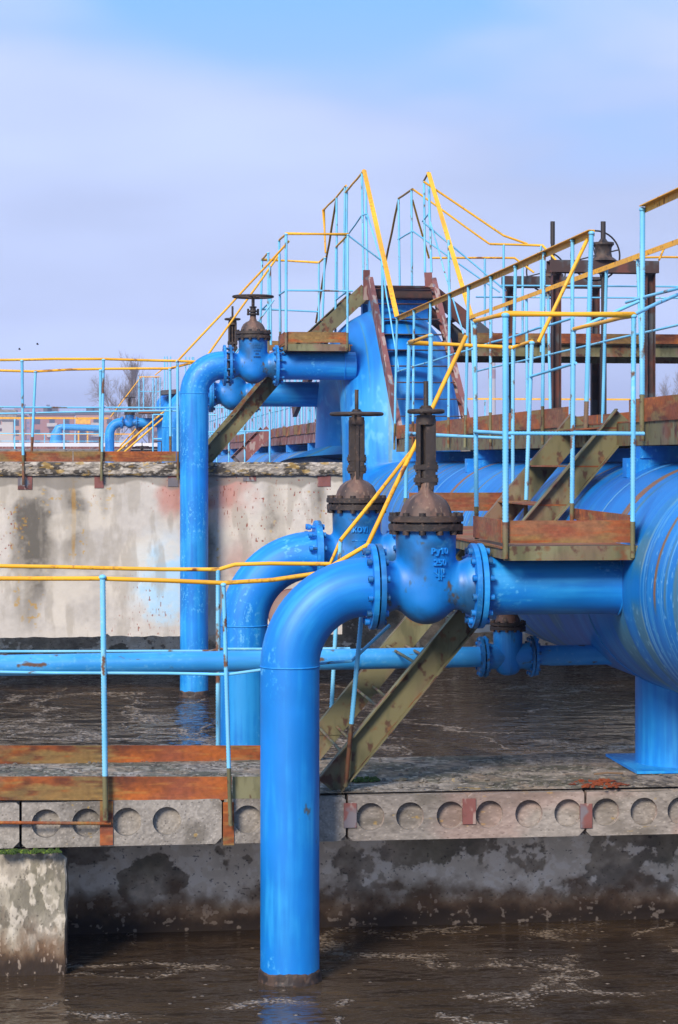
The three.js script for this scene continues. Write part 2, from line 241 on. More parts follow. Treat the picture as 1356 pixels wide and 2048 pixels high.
function bar(p, q, h, w, up, dy = 0, dz = 0) { const g = new THREE.BoxGeometry(p.distanceTo(q), h, w); g.translate(0, dy, dz); g.applyMatrix4(frame(p, q, up)); return boxUV(g); }
// rolled steel: channel with its web facing +z of the local frame, or an angle
const channel = (p, q, h, b, t, side = 1, up) => [bar(p, q, h, t, up, 0, side * (b - t) / 2), bar(p, q, t, b - t, up, (h - t) / 2, -side * t / 2), bar(p, q, t, b - t, up, -(h - t) / 2, -side * t / 2)];
const angleBar = (p, q, s, t, side = 1, up) => [bar(p, q, t, s, up, 0, 0), bar(p, q, s - t, t, up, -s / 2, side * (s - t) / 2)];
function sweep(pts, rad, seg = 10, cap = true, uvFull = false) {
  const n = pts.length, pos = [], nor = [], uv = [], idx = []; let T = pts[1].clone().sub(pts[0]).normalize(), N = Math.abs(T.x) < 0.9 ? V(1, 0, 0) : V(0, 1, 0), L = 0;
  N.sub(T.clone().multiplyScalar(N.dot(T))).normalize();
  for (let i = 0; i < n; i++) {
    const a = pts[Math.max(0, i - 1)], b = pts[Math.min(n - 1, i + 1)]; T = b.clone().sub(a).normalize(); if (i) L += pts[i].distanceTo(pts[i - 1]);
    N.sub(T.clone().multiplyScalar(N.dot(T))).normalize(); const B = T.clone().cross(N), r = Array.isArray(rad) ? rad[i] : rad;
    let mit = 1; if (i > 0 && i < n - 1) { const t0 = pts[i].clone().sub(a); if (t0.length() > 1e-5 && pts[i].distanceTo(b) > 1e-5) mit = 1 / Math.max(0.6, t0.normalize().dot(T)); }
    for (let k = 0; k <= seg; k++) { const th = k / seg * Math.PI * 2, d = N.clone().multiplyScalar(Math.cos(th)).add(B.clone().multiplyScalar(Math.sin(th))); pos.push(pts[i].x + d.x * r * mit, pts[i].y + d.y * r * mit, pts[i].z + d.z * r * mit); nor.push(d.x, d.y, d.z); uv.push(uvFull ? k / seg : k / seg * 2 * Math.PI * r, L); }
  }
  const w = seg + 1; for (let i = 0; i < n - 1; i++) for (let k = 0; k < seg; k++) { const a = i * w + k; idx.push(a, a + 1, a + w, a + 1, a + w + 1, a + w); }
  if (cap) for (const [i, s] of [[0, -1], [n - 1, 1]]) {
    const t = (i ? pts[n - 1].clone().sub(pts[n - 2]) : pts[1].clone().sub(pts[0])).normalize().multiplyScalar(s), base = pos.length / 3;
    for (let k = 0; k <= seg; k++) { const j = (i * w + k) * 3; pos.push(pos[j], pos[j + 1], pos[j + 2]); nor.push(t.x, t.y, t.z); uv.push(0, 0); }
    pos.push(pts[i].x, pts[i].y, pts[i].z); nor.push(t.x, t.y, t.z); uv.push(0.01, 0.01); const c = base + w;
    for (let k = 0; k < seg; k++) s > 0 ? idx.push(base + k, base + k + 1, c) : idx.push(base + k + 1, base + k, c);
  }
  const g = new THREE.BufferGeometry(); g.setAttribute('position', new THREE.Float32BufferAttribute(pos, 3)); g.setAttribute('normal', new THREE.Float32BufferAttribute(nor, 3)); g.setAttribute('uv', new THREE.Float32BufferAttribute(uv, 2)); g.setIndex(idx);
  const ru = rnd() * 3, rv = rnd() * 3; if (!uvFull) { const a = g.attributes.uv; for (let i = 0; i < a.count; i++) a.setXY(i, a.getX(i) + ru, a.getY(i) + rv); }
  return g.toNonIndexed();
}
function post(t, p, q, r, bare = 0.2, ribs = true) {   // rail post whose foot was never painted over
  const k = p.clone().lerp(q, 1 - bare), f = ribs ? rebar : (a, b, c) => rod(a, b, c, 6); const wb = new THREE.IcosahedronGeometry(r * 1.35, 1); wb.scale(1, 0.7, 1.1); wb.translate(p.x, p.y - r * 0.4, p.z); const m = part('post', [f(p, k, r), boxUV(wb)], M.sky, t); part('bare_foot', f(k, q, r * 0.99), M.olive, m); return m;
}
const rod = (p, q, r, seg = 8) => sweep([p, q], r, seg);
function rebar(p, q, r) {                      // ribbed reinforcing bar: slanted ribs as alternating rings
  const L = p.distanceTo(q), n = Math.max(2, Math.round(L / 0.0075)), pts = [], rad = []; for (let i = 0; i <= n; i++) { pts.push(p.clone().lerp(q, i / n)); rad.push(r * (i % 2 ? 1.09 : 0.9)); }
  return sweep(pts, rad, 7);
}
const disc = (x0, x1, y, z, r, seg = 28, b = 0.003) => sweep([V(x0, y, z), V(x0 + b, y, z), V(x1 - b, y, z), V(x1, y, z)], [r - b, r, r, r - b], seg);
const lathe = (prof, x, y, z, seg = 32) => { const g = new THREE.LatheGeometry(prof.map(p => new THREE.Vector2(Math.max(1e-4, p[0]), p[1])), seg); const u = g.attributes.uv, p = g.attributes.position; for (let i = 0; i < u.count; i++) u.setXY(i, u.getX(i) * 0.9, p.getY(i)); g.translate(x, y, z); return strip(g); };
function ring(cx, cy, cz, R, r, seg = 28, axis = 'y') { const g = new THREE.TorusGeometry(R, r, 8, seg); if (axis === 'y') g.rotateX(Math.PI / 2); if (axis === 'x') g.rotateY(Math.PI / 2); g.translate(cx, cy, cz); return strip(g); }
const used = {}; const numbered = n => { const k = used[n] = (used[n] ?? -1) + 1; return k ? n + '_' + String(k).padStart(3, '0') : n; };
const base = new Map();
function thing(name, label, category, pos = V(0, 0, 0), group, kind) {
  const o = new THREE.Group(); o.name = numbered(name); o.position.copy(pos); scene.add(o); base.set(o, pos.clone());
  o.userData = kind ? { kind, label } : { label, category }; if (group) o.userData.group = group; return o;
}
function part(name, geos, mat, parent, label) {
  geos = [geos].flat(9).map(strip); const g = geos.length > 1 ? mergeGeometries(geos) : geos[0];
  let b = V(0, 0, 0); for (let p = parent; p; p = p.parent) if (base.has(p)) { b = base.get(p); break; }
  g.translate(-b.x, -b.y, -b.z); const m = new THREE.Mesh(g, mat); m.name = name; m.castShadow = m.receiveShadow = true; if (label) m.userData.label = label; parent.add(m); return m;
}
function single(name, geos, mat, label, category, group, kind) {
  geos = [geos].flat(9).map(strip); const g = geos.length > 1 ? mergeGeometries(geos) : geos[0]; g.computeBoundingBox(); const bb = g.boundingBox, c = V((bb.min.x + bb.max.x) / 2, bb.min.y, (bb.min.z + bb.max.z) / 2);
  g.translate(-c.x, -c.y, -c.z); const m = new THREE.Mesh(g, mat); m.name = numbered(name); m.position.copy(c); m.castShadow = m.receiveShadow = true; scene.add(m);
  m.userData = kind ? { kind, label } : { label, category }; if (group) m.userData.group = group; return m;
}
const font = await new FontLoader().loadAsync('fonts/droid/droid_sans_bold.typeface.json');

// ------------------------------------------------------------------ sky
const SKYSEED = 1001;
{
  const w = 2048, h = 1024, d = new Float32Array(w * h * 4), lin = c => c.map(x => Math.pow(x / 255, 2.2));
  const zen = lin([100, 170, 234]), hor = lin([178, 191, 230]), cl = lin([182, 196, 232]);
  for (let y = 0; y < h; y++) for (let x = 0; x < w; x++) {
    const el = Math.max(-0.125, ((y + 0.5) / h - 0.5) * Math.PI); if (el === -0.125) { const i = (y * w + x) * 4; for (let k = 0; k < 3; k++) d[i + k] = cl[k] * 0.3; d[i + 3] = 1; continue; }
    const az = (x + 0.5) / w * Math.PI * 2, s = Math.max(0, Math.sin(el)), c = [0, 0, 0];
    // clouds lie on a flat layer overhead, so they shrink toward the horizon
    const cx = Math.cos(az) * Math.cos(el) / (s + 0.09), cz = Math.sin(az) * Math.cos(el) / (s + 0.09);
    const n1 = fbm(cx * 0.06 + 0.5, cz * 0.06 + 0.5, 16, 16, 6, SKYSEED), n2 = fbm(cx * 0.06 + 0.3, cz * 0.06 + 0.7, 6, 6, 4, 1011);
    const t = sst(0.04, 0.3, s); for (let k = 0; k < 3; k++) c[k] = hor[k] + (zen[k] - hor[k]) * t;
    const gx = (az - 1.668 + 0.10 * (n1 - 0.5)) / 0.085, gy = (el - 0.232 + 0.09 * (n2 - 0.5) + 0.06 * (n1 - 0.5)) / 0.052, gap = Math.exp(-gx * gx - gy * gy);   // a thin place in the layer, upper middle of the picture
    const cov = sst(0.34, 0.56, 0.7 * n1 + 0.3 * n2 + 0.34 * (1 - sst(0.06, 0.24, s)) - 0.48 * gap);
    const bright = 0.95 + 0.55 * (n1 - 0.45) + 0.18 * sst(0.25, 0.8, s); for (let k = 0; k < 3; k++) c[k] += (cl[k] * bright - c[k]) * cov * 0.92;  // unseen cloud high overhead is brightened to lift the ambient light
    const i = (y * w + x) * 4; for (let k = 0; k < 3; k++) d[i + k] = c[k] * (1 - 0.7 * sst(-0.02, -0.12, el)); d[i + 3] = 1;
  }
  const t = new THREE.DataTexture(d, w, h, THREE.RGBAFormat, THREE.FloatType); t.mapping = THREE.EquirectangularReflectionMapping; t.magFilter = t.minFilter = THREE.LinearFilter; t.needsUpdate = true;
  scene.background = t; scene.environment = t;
}
scene.fog = new THREE.FogExp2(0xc4cdf0, 0.0006);

// ------------------------------------------------------------------ setting: water, ground
const WY = -0.82, WY2 = -0.70, ZF = -9.9, ZB = -11.1;
{
  const plane = (x0, x1, z0, z1, y) => { const g = new THREE.PlaneGeometry(x1 - x0, z0 - z1); g.rotateX(-Math.PI / 2); g.translate((x0 + x1) / 2, y, (z0 + z1) / 2); return boxUV(g); };
  single('water', plane(-30, 30, 3, -10.9, WY), M.water, 'dark brown basin water with drifting foam in front of the walkway', 'water', null, 'structure');
  single('water', plane(-30, 30, -10.9, -23.3, WY2), M.water2, 'brown churning water with foam streaks behind the walkway', 'water', null, 'structure');
  single('ground', plane(-1600, 1600, -23.0, -3000, 1.05), M.ground, 'flat ground of the plant reaching to the horizon', 'ground', null, 'structure');
}

// ------------------------------------------------------------------ near walkway: hollow-core slabs
const RW = thing('walkway', 'weathered concrete walkway of hollow core slabs across the basin', 'walkway', V(1.3, 0, -10.5), null, 'structure');
{
  const X = px => at(px, 1640, ZF).x, coreX = [92, 173, 254, 334, 415, 495, 578, 663, 741, 820, 901, 979, 1058, 1136, 1212, 1288, 1362].map(X);
  for (let k = 1; k < 14; k++) { coreX.push(coreX[16] + 0.187 * k); coreX.unshift(coreX[0] - 0.187); }
  const cuts = [-4.5, -2.4, X(41), X(446), X(694), X(1171), 4.3, 6.6];
  for (let i = 0; i < cuts.length - 1; i++) {
    const a = cuts[i] + 0.006, b = cuts[i + 1] - 0.006, y1 = rr(-0.004, 0.002), sh = new THREE.Shape(), edge = [];
    for (let x = a; x < b; x += 0.02) edge.push([x, y1 - 0.014 * fbm(x * 0.1 + 5, 0.3, 64, 4, 3, 1101) - (rnd() < 0.05 ? rr(0.01, 0.025) : 0)]);
    sh.moveTo(a, -0.22 + 0.02); sh.lineTo(a + 0.02, -0.22); sh.lineTo(b - 0.03, -0.22); sh.lineTo(b, -0.22 + 0.03); sh.lineTo(b, y1 - 0.02); edge.reverse().forEach(e => sh.lineTo(e[0], e[1])); sh.closePath();
    const cores = coreX.filter(x => x > a + 0.075 && x < b - 0.075);
    for (const x of cores) { const h = new THREE.Path(); h.absarc(x, -0.108, 0.067, 0, Math.PI * 2, true); sh.holes.push(h); }
    const g = new THREE.ExtrudeGeometry(sh, { depth: 0.036, bevelEnabled: false, curveSegments: 20 }); g.translate(0, 0, ZF - 0.036);
    const m = part('slab', [boxUV(g), box(a, b, -0.22, y1 - 0.004, ZF - 0.037, ZB + rr(-0.02, 0.02))], i > 3 ? M.concrete2 : M.concrete, RW);
    for (const x of cores) { const d = lathe([[0.0668, 0.008], [0.058, 0.02], [0.03, 0.027], [0, 0.029]].reverse().map(p => [p[0], p[1]]), 0, 0, 0, 22); d.rotateX(-Math.PI / 2); d.scale(1, 1, 1); d.translate(x, -0.108, ZF - 0.036 + 0.004); part('core_plug', boxUV(d), rnd() < (x > 1.1 ? 0.55 : 0.1) ? M.concretePink : M.concrete, m); }
  }
  // worn screed on top, slightly uneven
  const g = new THREE.PlaneGeometry(11, 1.16, 220, 24); g.rotateX(-Math.PI / 2); const p = g.attributes.position;
  for (let i = 0; i < p.count; i++) { const x = p.getX(i), z = p.getZ(i), e = Math.min(1, (0.58 - Math.abs(z)) / 0.08); p.setY(i, 0.006 + 0.016 * (fbm(x * 0.2 + 9, z * 0.2 + 9, 64, 64, 4, 1111) - 0.35) * e); }
  g.computeVertexNormals(); g.translate(1.1, 0, (ZF + ZB) / 2); part('screed', boxUV(g), M.slabTop, RW);
  for (const [px, w, y0, y1] of [[213, 26, 1602, 1690], [457, 22, 1604, 1690], [700, 26, 1606, 1655], [938, 27, 1597, 1648], [1172, 25, 1607, 1656]]) { const c = at(px, y0, ZF), b = at(px, y1, ZF), hw = w / 2 * 9.85 / FOC; part('anchor_plate', box(c.x - hw, c.x + hw, b.y, c.y, ZF - 0.01, ZF + 0.007), px < 500 ? M.rust : M.redPrimer, RW); }
}
// loose chips, moss and rust scale on the slab
{
  const chip = (w, d, h, s) => { const g = new THREE.IcosahedronGeometry(1, 2), p = g.attributes.position; for (let i = 0; i < p.count; i++) { const k = 0.75 + 0.5 * hsh(Math.round(p.getX(i) * 50), Math.round((p.getY(i) + p.getZ(i) * 3) * 50), s); p.setXYZ(i, p.getX(i) * k * w, Math.max(-0.2, p.getY(i)) * k * h, p.getZ(i) * k * d); } g.computeVertexNormals(); return boxUV(g); };
  const put = (g, px, py) => { const o = (px - 678) / FOC, e = (HOR - py) / FOC, d = (0.012 - EYE) / e; g.translate(d * (o * CA + SA), 0.012, d * (o * SA - CA)); return g; };
  single('concrete_chip', put(chip(0.062, 0.05, 0.02, 3), 905, 1563), M.concrete, 'pale flat flake of broken concrete lying mid slab', 'debris');
  single('concrete_chip', put(chip(0.04, 0.03, 0.012, 4), 800, 1560), M.slabTop, 'dark flat concrete flake on the slab near the stair foot', 'debris');
  single('concrete_chip', put(chip(0.022, 0.02, 0.014, 5), 846, 1564), M.concrete, 'small pale concrete chip between two flakes on the slab', 'debris');
  const rs = []; for (let i = 0; i < 70; i++) { const x = rr(-1, 1), z = rr(-1, 1); if (x * x + z * z > 1) continue; rs.push(put(chip(rr(0.006, 0.02), rr(0.006, 0.018), rr(0.003, 0.012) * (1.2 - Math.abs(x)), i), 1196 + x * 58, 1568 + z * 9)); }
  single('rust_scale', rs, M.rockRust, 'heap of orange rust scale on the slab beside the blue column', 'debris');
  single('wooden_stick', put(sweep([V(-0.07, 0.012, 0.01), V(0, 0.016, 0), V(0.08, 0.01, -0.008)], 0.005, 6), 1215, 1552), flat(0x7b6650, 0.9), 'thin broken stick lying behind the rust heap', 'stick');
  const moss = (list, n, w, d, y) => { const out = []; for (let i = 0; i < n; i++) { const g = chip(rr(0.008, 0.02), rr(0.008, 0.02), rr(0.006, 0.016), i + 40); g.translate(list.x + rr(-w, w), y, list.z + rr(-d, d)); out.push(g); } return out; };
  single('moss', moss(at(727, 1553, -10.25), 40, 0.07, 0.03, 0.012), M.moss, 'green moss cushion on the slab beside the stair foot', 'moss');
  single('moss', moss(at(60, 1703, -9.88), 70, 0.14, 0.03, -0.235), M.moss, 'bright green moss along the ledge of the concrete pier', 'moss');
  const grit = new THREE.InstancedMesh(chip(1, 1, 0.7, 9), M.concrete, 1500), mt = new THREE.Matrix4(); for (let i = 0; i < 1500; i++) { const s = 0.003 + 0.010 * rnd() ** 3; grit.setMatrixAt(i, mt.makeScale(s, s, s).setPosition(rr(-1.2, 4.2), 0.012, rr(ZB + 0.04, ZF - 0.02))); }
  grit.name = 'grit'; grit.castShadow = grit.receiveShadow = true; grit.userData = { kind: 'stuff', label: 'loose grit and crumbs scattered on the concrete slab', category: 'grit' }; scene.add(grit);
}
// wall under the walkway and the pier at its left end
single('basin_wall', box(-0.2, 14, -2.2, -0.222, -10.75, -11.0), M.tide, 'wet concrete wall under the walkway with white lime bloom and brown tide mark', 'wall');
{
  const xr = at(131, 1800, -9.93).x, sh = new THREE.Shape(); const top = []; for (let x = -6; x < xr - 0.02; x += 0.03) top.push([x, -0.236 - 0.012 * fbm(x * 0.1 + 8, 0.2, 64, 4, 3, 1201)]);
  sh.moveTo(-6, -2.2); sh.lineTo(xr, -2.2); for (let y = -2.2; y < -0.27; y += 0.04) sh.lineTo(xr - 0.008 * rnd(), y); top.reverse().forEach(p => sh.lineTo(p[0], p[1])); sh.closePath();
  const g = new THREE.ExtrudeGeometry(sh, { depth: 0.95, bevelEnabled: true, bevelSize: 0.008, bevelThickness: 0.01, bevelSegments: 1 }); g.translate(0, 0, -10.88);
  single('concrete_pier', boxUV(g), M.pier, 'pale concrete pier block carrying the left end of the walkway', 'pier');
}

// ------------------------------------------------------------------ railings of the near walkway
const line = (Z, pts) => pts.map(p => at(p[0], p[1], Z));
const poly = (pts, r, seg = 8) => {          // hand-fitted rail: a little out of true between its bends
  const out = []; for (let i = 0; i < pts.length - 1; i++) { const n = Math.min(14, Math.max(1, Math.round(pts[i].distanceTo(pts[i + 1]) / 0.3))); for (let k = 0; k < n; k++) { const q = pts[i].clone().lerp(pts[i + 1], k / n); if (k) q.add(V(rr(-1, 1), rr(-1, 1), rr(-1, 1)).multiplyScalar(0.0028)); out.push(q); } }
  out.push(pts[pts.length - 1].clone()); return sweep(out, r, seg);
};
{
  const t = thing('guard_railing', 'blue and yellow pipe railing on the front edge of the near walkway', 'railing', at(205, 1590, -9.87));
  const Z = -9.87;
  part('top_rail', poly(line(Z, [[-420, 1156], [0, 1157], [200, 1157], [330, 1161], [447, 1166], [545, 1160], [640, 1146], [738, 1088]]), 0.0105), M.yellow, t);
  part('mid_rail', poly(line(Z, [[-420, 1342], [0, 1344], [205, 1346], [455, 1349], [520, 1340], [640, 1327], [703, 1322]]), 0.007), M.sky, t);
  post(t, at(205, 1152, Z + 0.012), at(211, 1640, Z + 0.012), 0.0135, 0.18); post(t, at(447, 1168, Z + 0.012), at(461, 1652, Z + 0.012), 0.0105, 0.24); post(t, at(-230, 1156, Z), at(-226, 1640, Z), 0.0125);
  const tb = (a, b, y0, y1, z) => { const p = at(a, (y0 + y1) / 2, z), q = at(b, (y0 + y1) / 2, z); return bar(p, q, (y1 - y0) * 9.85 / FOC, 0.008); };
  part('toe_board', tb(-420, 463, 1553, 1600, -9.905), M.rust, t); part('toe_board', tb(465, 640, 1553, 1597, -9.903), M.olive, t, 'olive toe board plate with little rust');
  part('tie_rod', rebar(at(-300, 1643, -9.875), at(222, 1647, -9.875), 0.008), M.rust, t, 'rusty ribbed rod along the slab edge');
}
{
  const Z = -11.1, t = thing('guard_railing', 'blue and yellow pipe railing on the far edge of the near walkway', 'railing', at(435, 1525, Z));
  part('top_rail', poly(line(Z, [[-420, 1130], [0, 1132], [205, 1136], [437, 1139], [470, 1129], [540, 1127], [660, 1128], [681, 1082]]), 0.0105), M.yellow, t);
  part('mid_rail', poly(line(Z, [[-420, 1303], [0, 1303], [420, 1302], [440, 1298], [560, 1298], [700, 1297]]), 0.007), M.sky, t);
  part('post', rebar(at(436, 1140, Z), at(436, 1515, Z), 0.0125), M.sky, t); part('post', rebar(at(-80, 1134, Z), at(-80, 1515, Z), 0.0125), M.sky, t);
  part('toe_board', bar(at(-420, 1509, -11.06), at(600, 1509, -11.06), 0.095, 0.008), M.rust, t);
}

// ------------------------------------------------------------------ gate valves and pipes
function hexRing(xs, y, z, R, n, s, axis) {         // one hexagonal bolt through a flange pair, copied around
  const out = []; for (let k = 0; k < n; k++) { const a = (k + 0.5) / n * Math.PI * 2; const c = Math.cos(a) * R, d = Math.sin(a) * R; const [p, q] = axis === 'x' ? [V(xs[0], y + c, z + d), V(xs[1], y + c, z + d)] : [V(y + c, xs[0], z + d), V(y + c, xs[1], z + d)]; const t = q.clone().sub(p).normalize(); out.push([sweep([p, p.clone().addScaledVector(t, s * 0.8)], s * 0.62, 6), sweep([q.clone().addScaledVector(t, -s * 0.8), q], s * 0.62, 6), sweep([p, q], s * 0.34, 6)]); } return out;
}
// cast valve body, one smooth skin: a round-bottomed pot joined to two flared nozzles
const castBody = (() => {
  const N = 72, S = 0.3, mc = new MarchingCubes(N, new THREE.MeshStandardMaterial(), false, false, 120000); mc.isolation = 0;
  const smin = (a, b, k) => { const h = Math.max(k - Math.abs(a - b), 0) / k; return Math.min(a, b) - h * h * k * 0.25; };
  for (let k = 0; k < N; k++) for (let j = 0; j < N; j++) for (let i = 0; i < N; i++) {
    const x = (i - N / 2) / (N / 2) * S, y = (j - N / 2) / (N / 2) * S + 0.05, z = (k - N / 2) / (N / 2) * S;
    const yc = Math.max(-0.042, y), pot = y < -0.042 ? Math.hypot(x, y + 0.044, z) - 0.134 : Math.hypot(x, z) - (0.134 + 0.008 * Math.min(1, (y + 0.042) / 0.3));
    const r = 0.106 + 0.036 * sst(0.13, 0.225, Math.abs(x)), noz = Math.hypot(y, z) - r;
    let d = smin(pot, noz, 0.04); d = Math.max(d, Math.abs(x) - 0.236, y - 0.283);
    mc.field[i + j * N + k * N * N] = -d;
  }
  mc.update(); const n = mc.count, g = new THREE.BufferGeometry(), p = new Float32Array(n * 3), q = new Float32Array(n * 3);
  for (let i = 0; i < n; i++) {
    p[i * 3] = mc.positionArray[i * 3] * S; p[i * 3 + 1] = mc.positionArray[i * 3 + 1] * S + 0.05; p[i * 3 + 2] = mc.positionArray[i * 3 + 2] * S;
    const l = Math.hypot(mc.normalArray[i * 3], mc.normalArray[i * 3 + 1], mc.normalArray[i * 3 + 2]) || 1; for (let c = 0; c < 3; c++) q[i * 3 + c] = mc.normalArray[i * 3 + c] / l;
  }
  g.setAttribute('position', new THREE.BufferAttribute(p, 3)); g.setAttribute('normal', new THREE.BufferAttribute(q, 3));
  const u = new Float32Array(n * 2); for (let i = 0; i < n; i++) { u[i * 2] = p[i * 3] + 0.45 * p[i * 3 + 2]; u[i * 2 + 1] = p[i * 3 + 1] + 0.35 * p[i * 3 + 2]; } g.setAttribute('uv', new THREE.BufferAttribute(u, 2)); return g;
})();
// x, z: valve axis; y: pipe axis height. hw: half length between flange faces
function gateValve(x, y, z, label, o = {}) {
  const s = o.s ?? 1, L = (o.hw ?? 0.235) * s, R = 0.137 * s, FR = 0.2 * s, t = thing('gate_valve', label, 'valve', V(x, y - 0.18 * s, z), o.group), P = (r, h) => [r * s, h * s], blue = o.mat ?? M.valve, fine = o.fine;
  const bodyR = 0.141, seg = fine ? 40 : 20;
  const body = lathe([P(0, -0.182), P(0.035, -0.179), P(0.07, -0.17), P(0.1, -0.15), P(0.122, -0.115), P(0.133, -0.06), P(0.138, 0.03), P(0.141, 0.12), P(0.143, 0.255), P(0.146, 0.268), P(0.146, 0.285)], x, y, z, seg);
  const noz = sgn => { const X = d => x + sgn * d * s; return sweep([X(0.05), X(0.12), X(0.15), X(0.185), X(0.205), X(L / s)].map(q => V(q, y, z)), [0.124, 0.122, 0.122, 0.13, 0.138, 0.141].map(r => r * s), seg); };
  let skin; if (o.s) skin = [body, noz(-1), noz(1)]; else { skin = castBody.clone(); skin.translate(x, y, z); } part('body', skin, blue, t);
  for (const sg of [-1, 1]) { const xf = x + sg * L; const fl = part('flange', disc(Math.min(xf, xf - sg * 0.024 * s), Math.max(xf, xf - sg * 0.024 * s), y, z, FR, seg), blue, t); const xs = [xf - sg * 0.042 * s, xf + sg * 0.058 * s].sort((a, b) => a - b); const hb = hexRing(xs, y, z, FR * 0.84, 12, 0.026 * s, 'x'); if (fine) hb.forEach(b => part('bolt', b, blue, fl)); else part('bolts', hb, blue, fl).userData.kind = 'stuff'; }
  const dk = o.dark ?? M.iron, H = h => y + h * s, cyl = (r, h0, h1, m = seg, b = 0.003) => sweep([V(x, H(h0), z), V(x, H(h0) + b, z), V(x, H(h1) - b, z), V(x, H(h1), z)], [r * s - b, r * s, r * s, r * s - b], m);
  part('body_flange', cyl(0.174, 0.262, 0.293), dk, t); const bf = part('bonnet_flange', cyl(0.176, 0.303, 0.33), dk, t);
  const tb = hexRing([H(0.243), H(0.345)], x, z, 0.157 * s, 12, 0.026 * s, 'y'); if (fine) tb.forEach(b => part('bolt', b, dk, bf)); else part('bolts', tb, dk, bf).userData.kind = 'stuff';
  part('gasket', cyl(0.145, 0.292, 0.304), M.black, t);
  part('bonnet', lathe([P(0.124, 0.33), P(0.12, 0.345), P(0.112, 0.372), P(0.094, 0.402), P(0.066, 0.424), P(0.038, 0.436), P(0.03, 0.46), P(0.03, 0.5), P(0, 0.5)], x, y, z, seg), M.dome, t);
  const wr = o.wheelR ?? 0.088, tall = o.tall !== false, wy = tall ? 0.817 : 0.67;
  if (tall) {
    const lug = (h) => [box(x - 0.054 * s, x + 0.054 * s, H(h), H(h + 0.022), z - 0.03 * s, z + 0.03 * s), ...[-1, 1].map(k => sweep([V(x + k * 0.043 * s, H(h - 0.012), z + 0.012), V(x + k * 0.043 * s, H(h + 0.036), z + 0.012)], 0.010 * s, 6))];
    part('gland', [lug(0.485), lug(0.545), cyl(0.026, 0.49, 0.57, 14)], dk, t);
    const arm = k => [sweep([V(x + k * 0.02 * s, H(0.43), z), V(x + k * 0.031 * s, H(0.52), z), V(x + k * 0.033 * s, H(0.6), z), V(x + k * 0.033 * s, H(0.78), z)], 0.0145 * s, 8), box(x + k * 0.03 * s, x + k * 0.042 * s, H(0.47), H(0.76), z - 0.008 * s, z + 0.026 * s), box(x + k * 0.008 * s, x + k * 0.03 * s, H(0.44), H(0.78), z - 0.03 * s, z - 0.018 * s)];
    const web = o.web === 2 ? [box(x - 0.032 * s, x + 0.032 * s, H(0.43), H(0.77), z + 0.014, z + 0.027), box(x - 0.009 * s, x + 0.009 * s, H(0.43), H(0.77), z + 0.026, z + 0.038)] : o.web === 1 ? [box(x - 0.006 * s, x + 0.034 * s, H(0.45), H(0.765), z + 0.014, z + 0.028)] : []; part('yoke', [arm(-1), arm(1), cyl(0.045, 0.755, 0.8, 16), web], dk, t);
    part('hub_nut', [cyl(0.03, 0.8, 0.838, 6), cyl(0.024, 0.83, 0.845, 12)], dk, t);
    const pts = [], rd = []; for (let h = 0.5; h < 0.96; h += 0.0035) { pts.push(V(x, H(h), z)); rd.push((pts.length % 2 ? 0.0125 : 0.0105) * s); } part('stem', sweep(pts, rd, 10), dk, t);
  } else {
    part('gland', [cyl(0.062, 0.495, 0.507, 14), cyl(0.05, 0.52, 0.536, 14), cyl(0.028, 0.5, 0.56, 12), cyl(0.036, 0.562, 0.575, 10), ...[-1, 1].map(k => sweep([V(x + k * 0.048 * s, H(0.488), z), V(x + k * 0.048 * s, H(0.552), z)], 0.011 * s, 6))], dk, t);
    part('stem', cyl(0.016, 0.55, 0.69, 10), dk, t);
  }
  const spokes = []; for (let k = 0; k < 4; k++) { const a = k * Math.PI / 2 + 0.4; spokes.push(rod(V(x, H(wy), z), V(x + Math.cos(a) * wr, H(wy), z + Math.sin(a) * wr), 0.008 * s)); }
  const rimG = ring(x, H(wy), z, wr - 0.011, 0.011 * s, 36); const hw = part('handwheel', rimG, dk, t); spokes.forEach(q => part('spoke', q, dk, hw)); part('hub', cyl(0.03, wy - 0.012, wy + 0.012, 12), dk, hw);
  const bend = (g, ox, oy) => { g.translate(ox, oy, 0); const p = g.attributes.position; for (let i = 0; i < p.count; i++) { const X = p.getX(i), th = X / bodyR; p.setXYZ(i, x + Math.sin(th) * (bodyR + p.getZ(i) - 0.003), y + p.getY(i), z + Math.cos(th) * (bodyR + p.getZ(i) - 0.003)); } g.computeVertexNormals(); return boxUV(g); };
  const txt = (str, size, ox, oy) => { const g = new TextGeometry(str, { font, size, depth: 0.010, curveSegments: 3, bevelEnabled: true, bevelThickness: 0.0015, bevelSize: 0.001, bevelSegments: 1 }); g.computeBoundingBox(); g.translate(-(g.boundingBox.max.x + g.boundingBox.min.x) / 2, 0, 0); return bend(strip(g), ox, oy); };
  const stroke = (x0, y0, x1, y1, w = 0.005) => { const g = new THREE.BoxGeometry(Math.hypot(x1 - x0, y1 - y0), w, 0.008); g.rotateZ(Math.atan2(y1 - y0, x1 - x0)); g.translate((x0 + x1) / 2, (y0 + y1) / 2, 0.004); return strip(g); };
  if (o.text === 1) {
    part('raised_lettering', [txt('Py10', 0.028, 0.044, 0.156), txt('250', 0.028, 0.044, 0.103)], M.blue, t);
    const mk = [[-0.006, -0.004, -0.006, 0.05], [0.006, -0.004, 0.006, 0.05], [-0.026, 0.034, -0.004, 0.014], [-0.018, 0.05, -0.018, 0.03], [0.026, 0.034, 0.004, 0.014], [0.018, 0.05, 0.018, 0.03], [-0.022, 0.014, 0.022, 0.014]];
    part('raised_emblem', mk.map(m => bend(stroke(...m), 0.044, 0.04)), M.blue, t);
  }
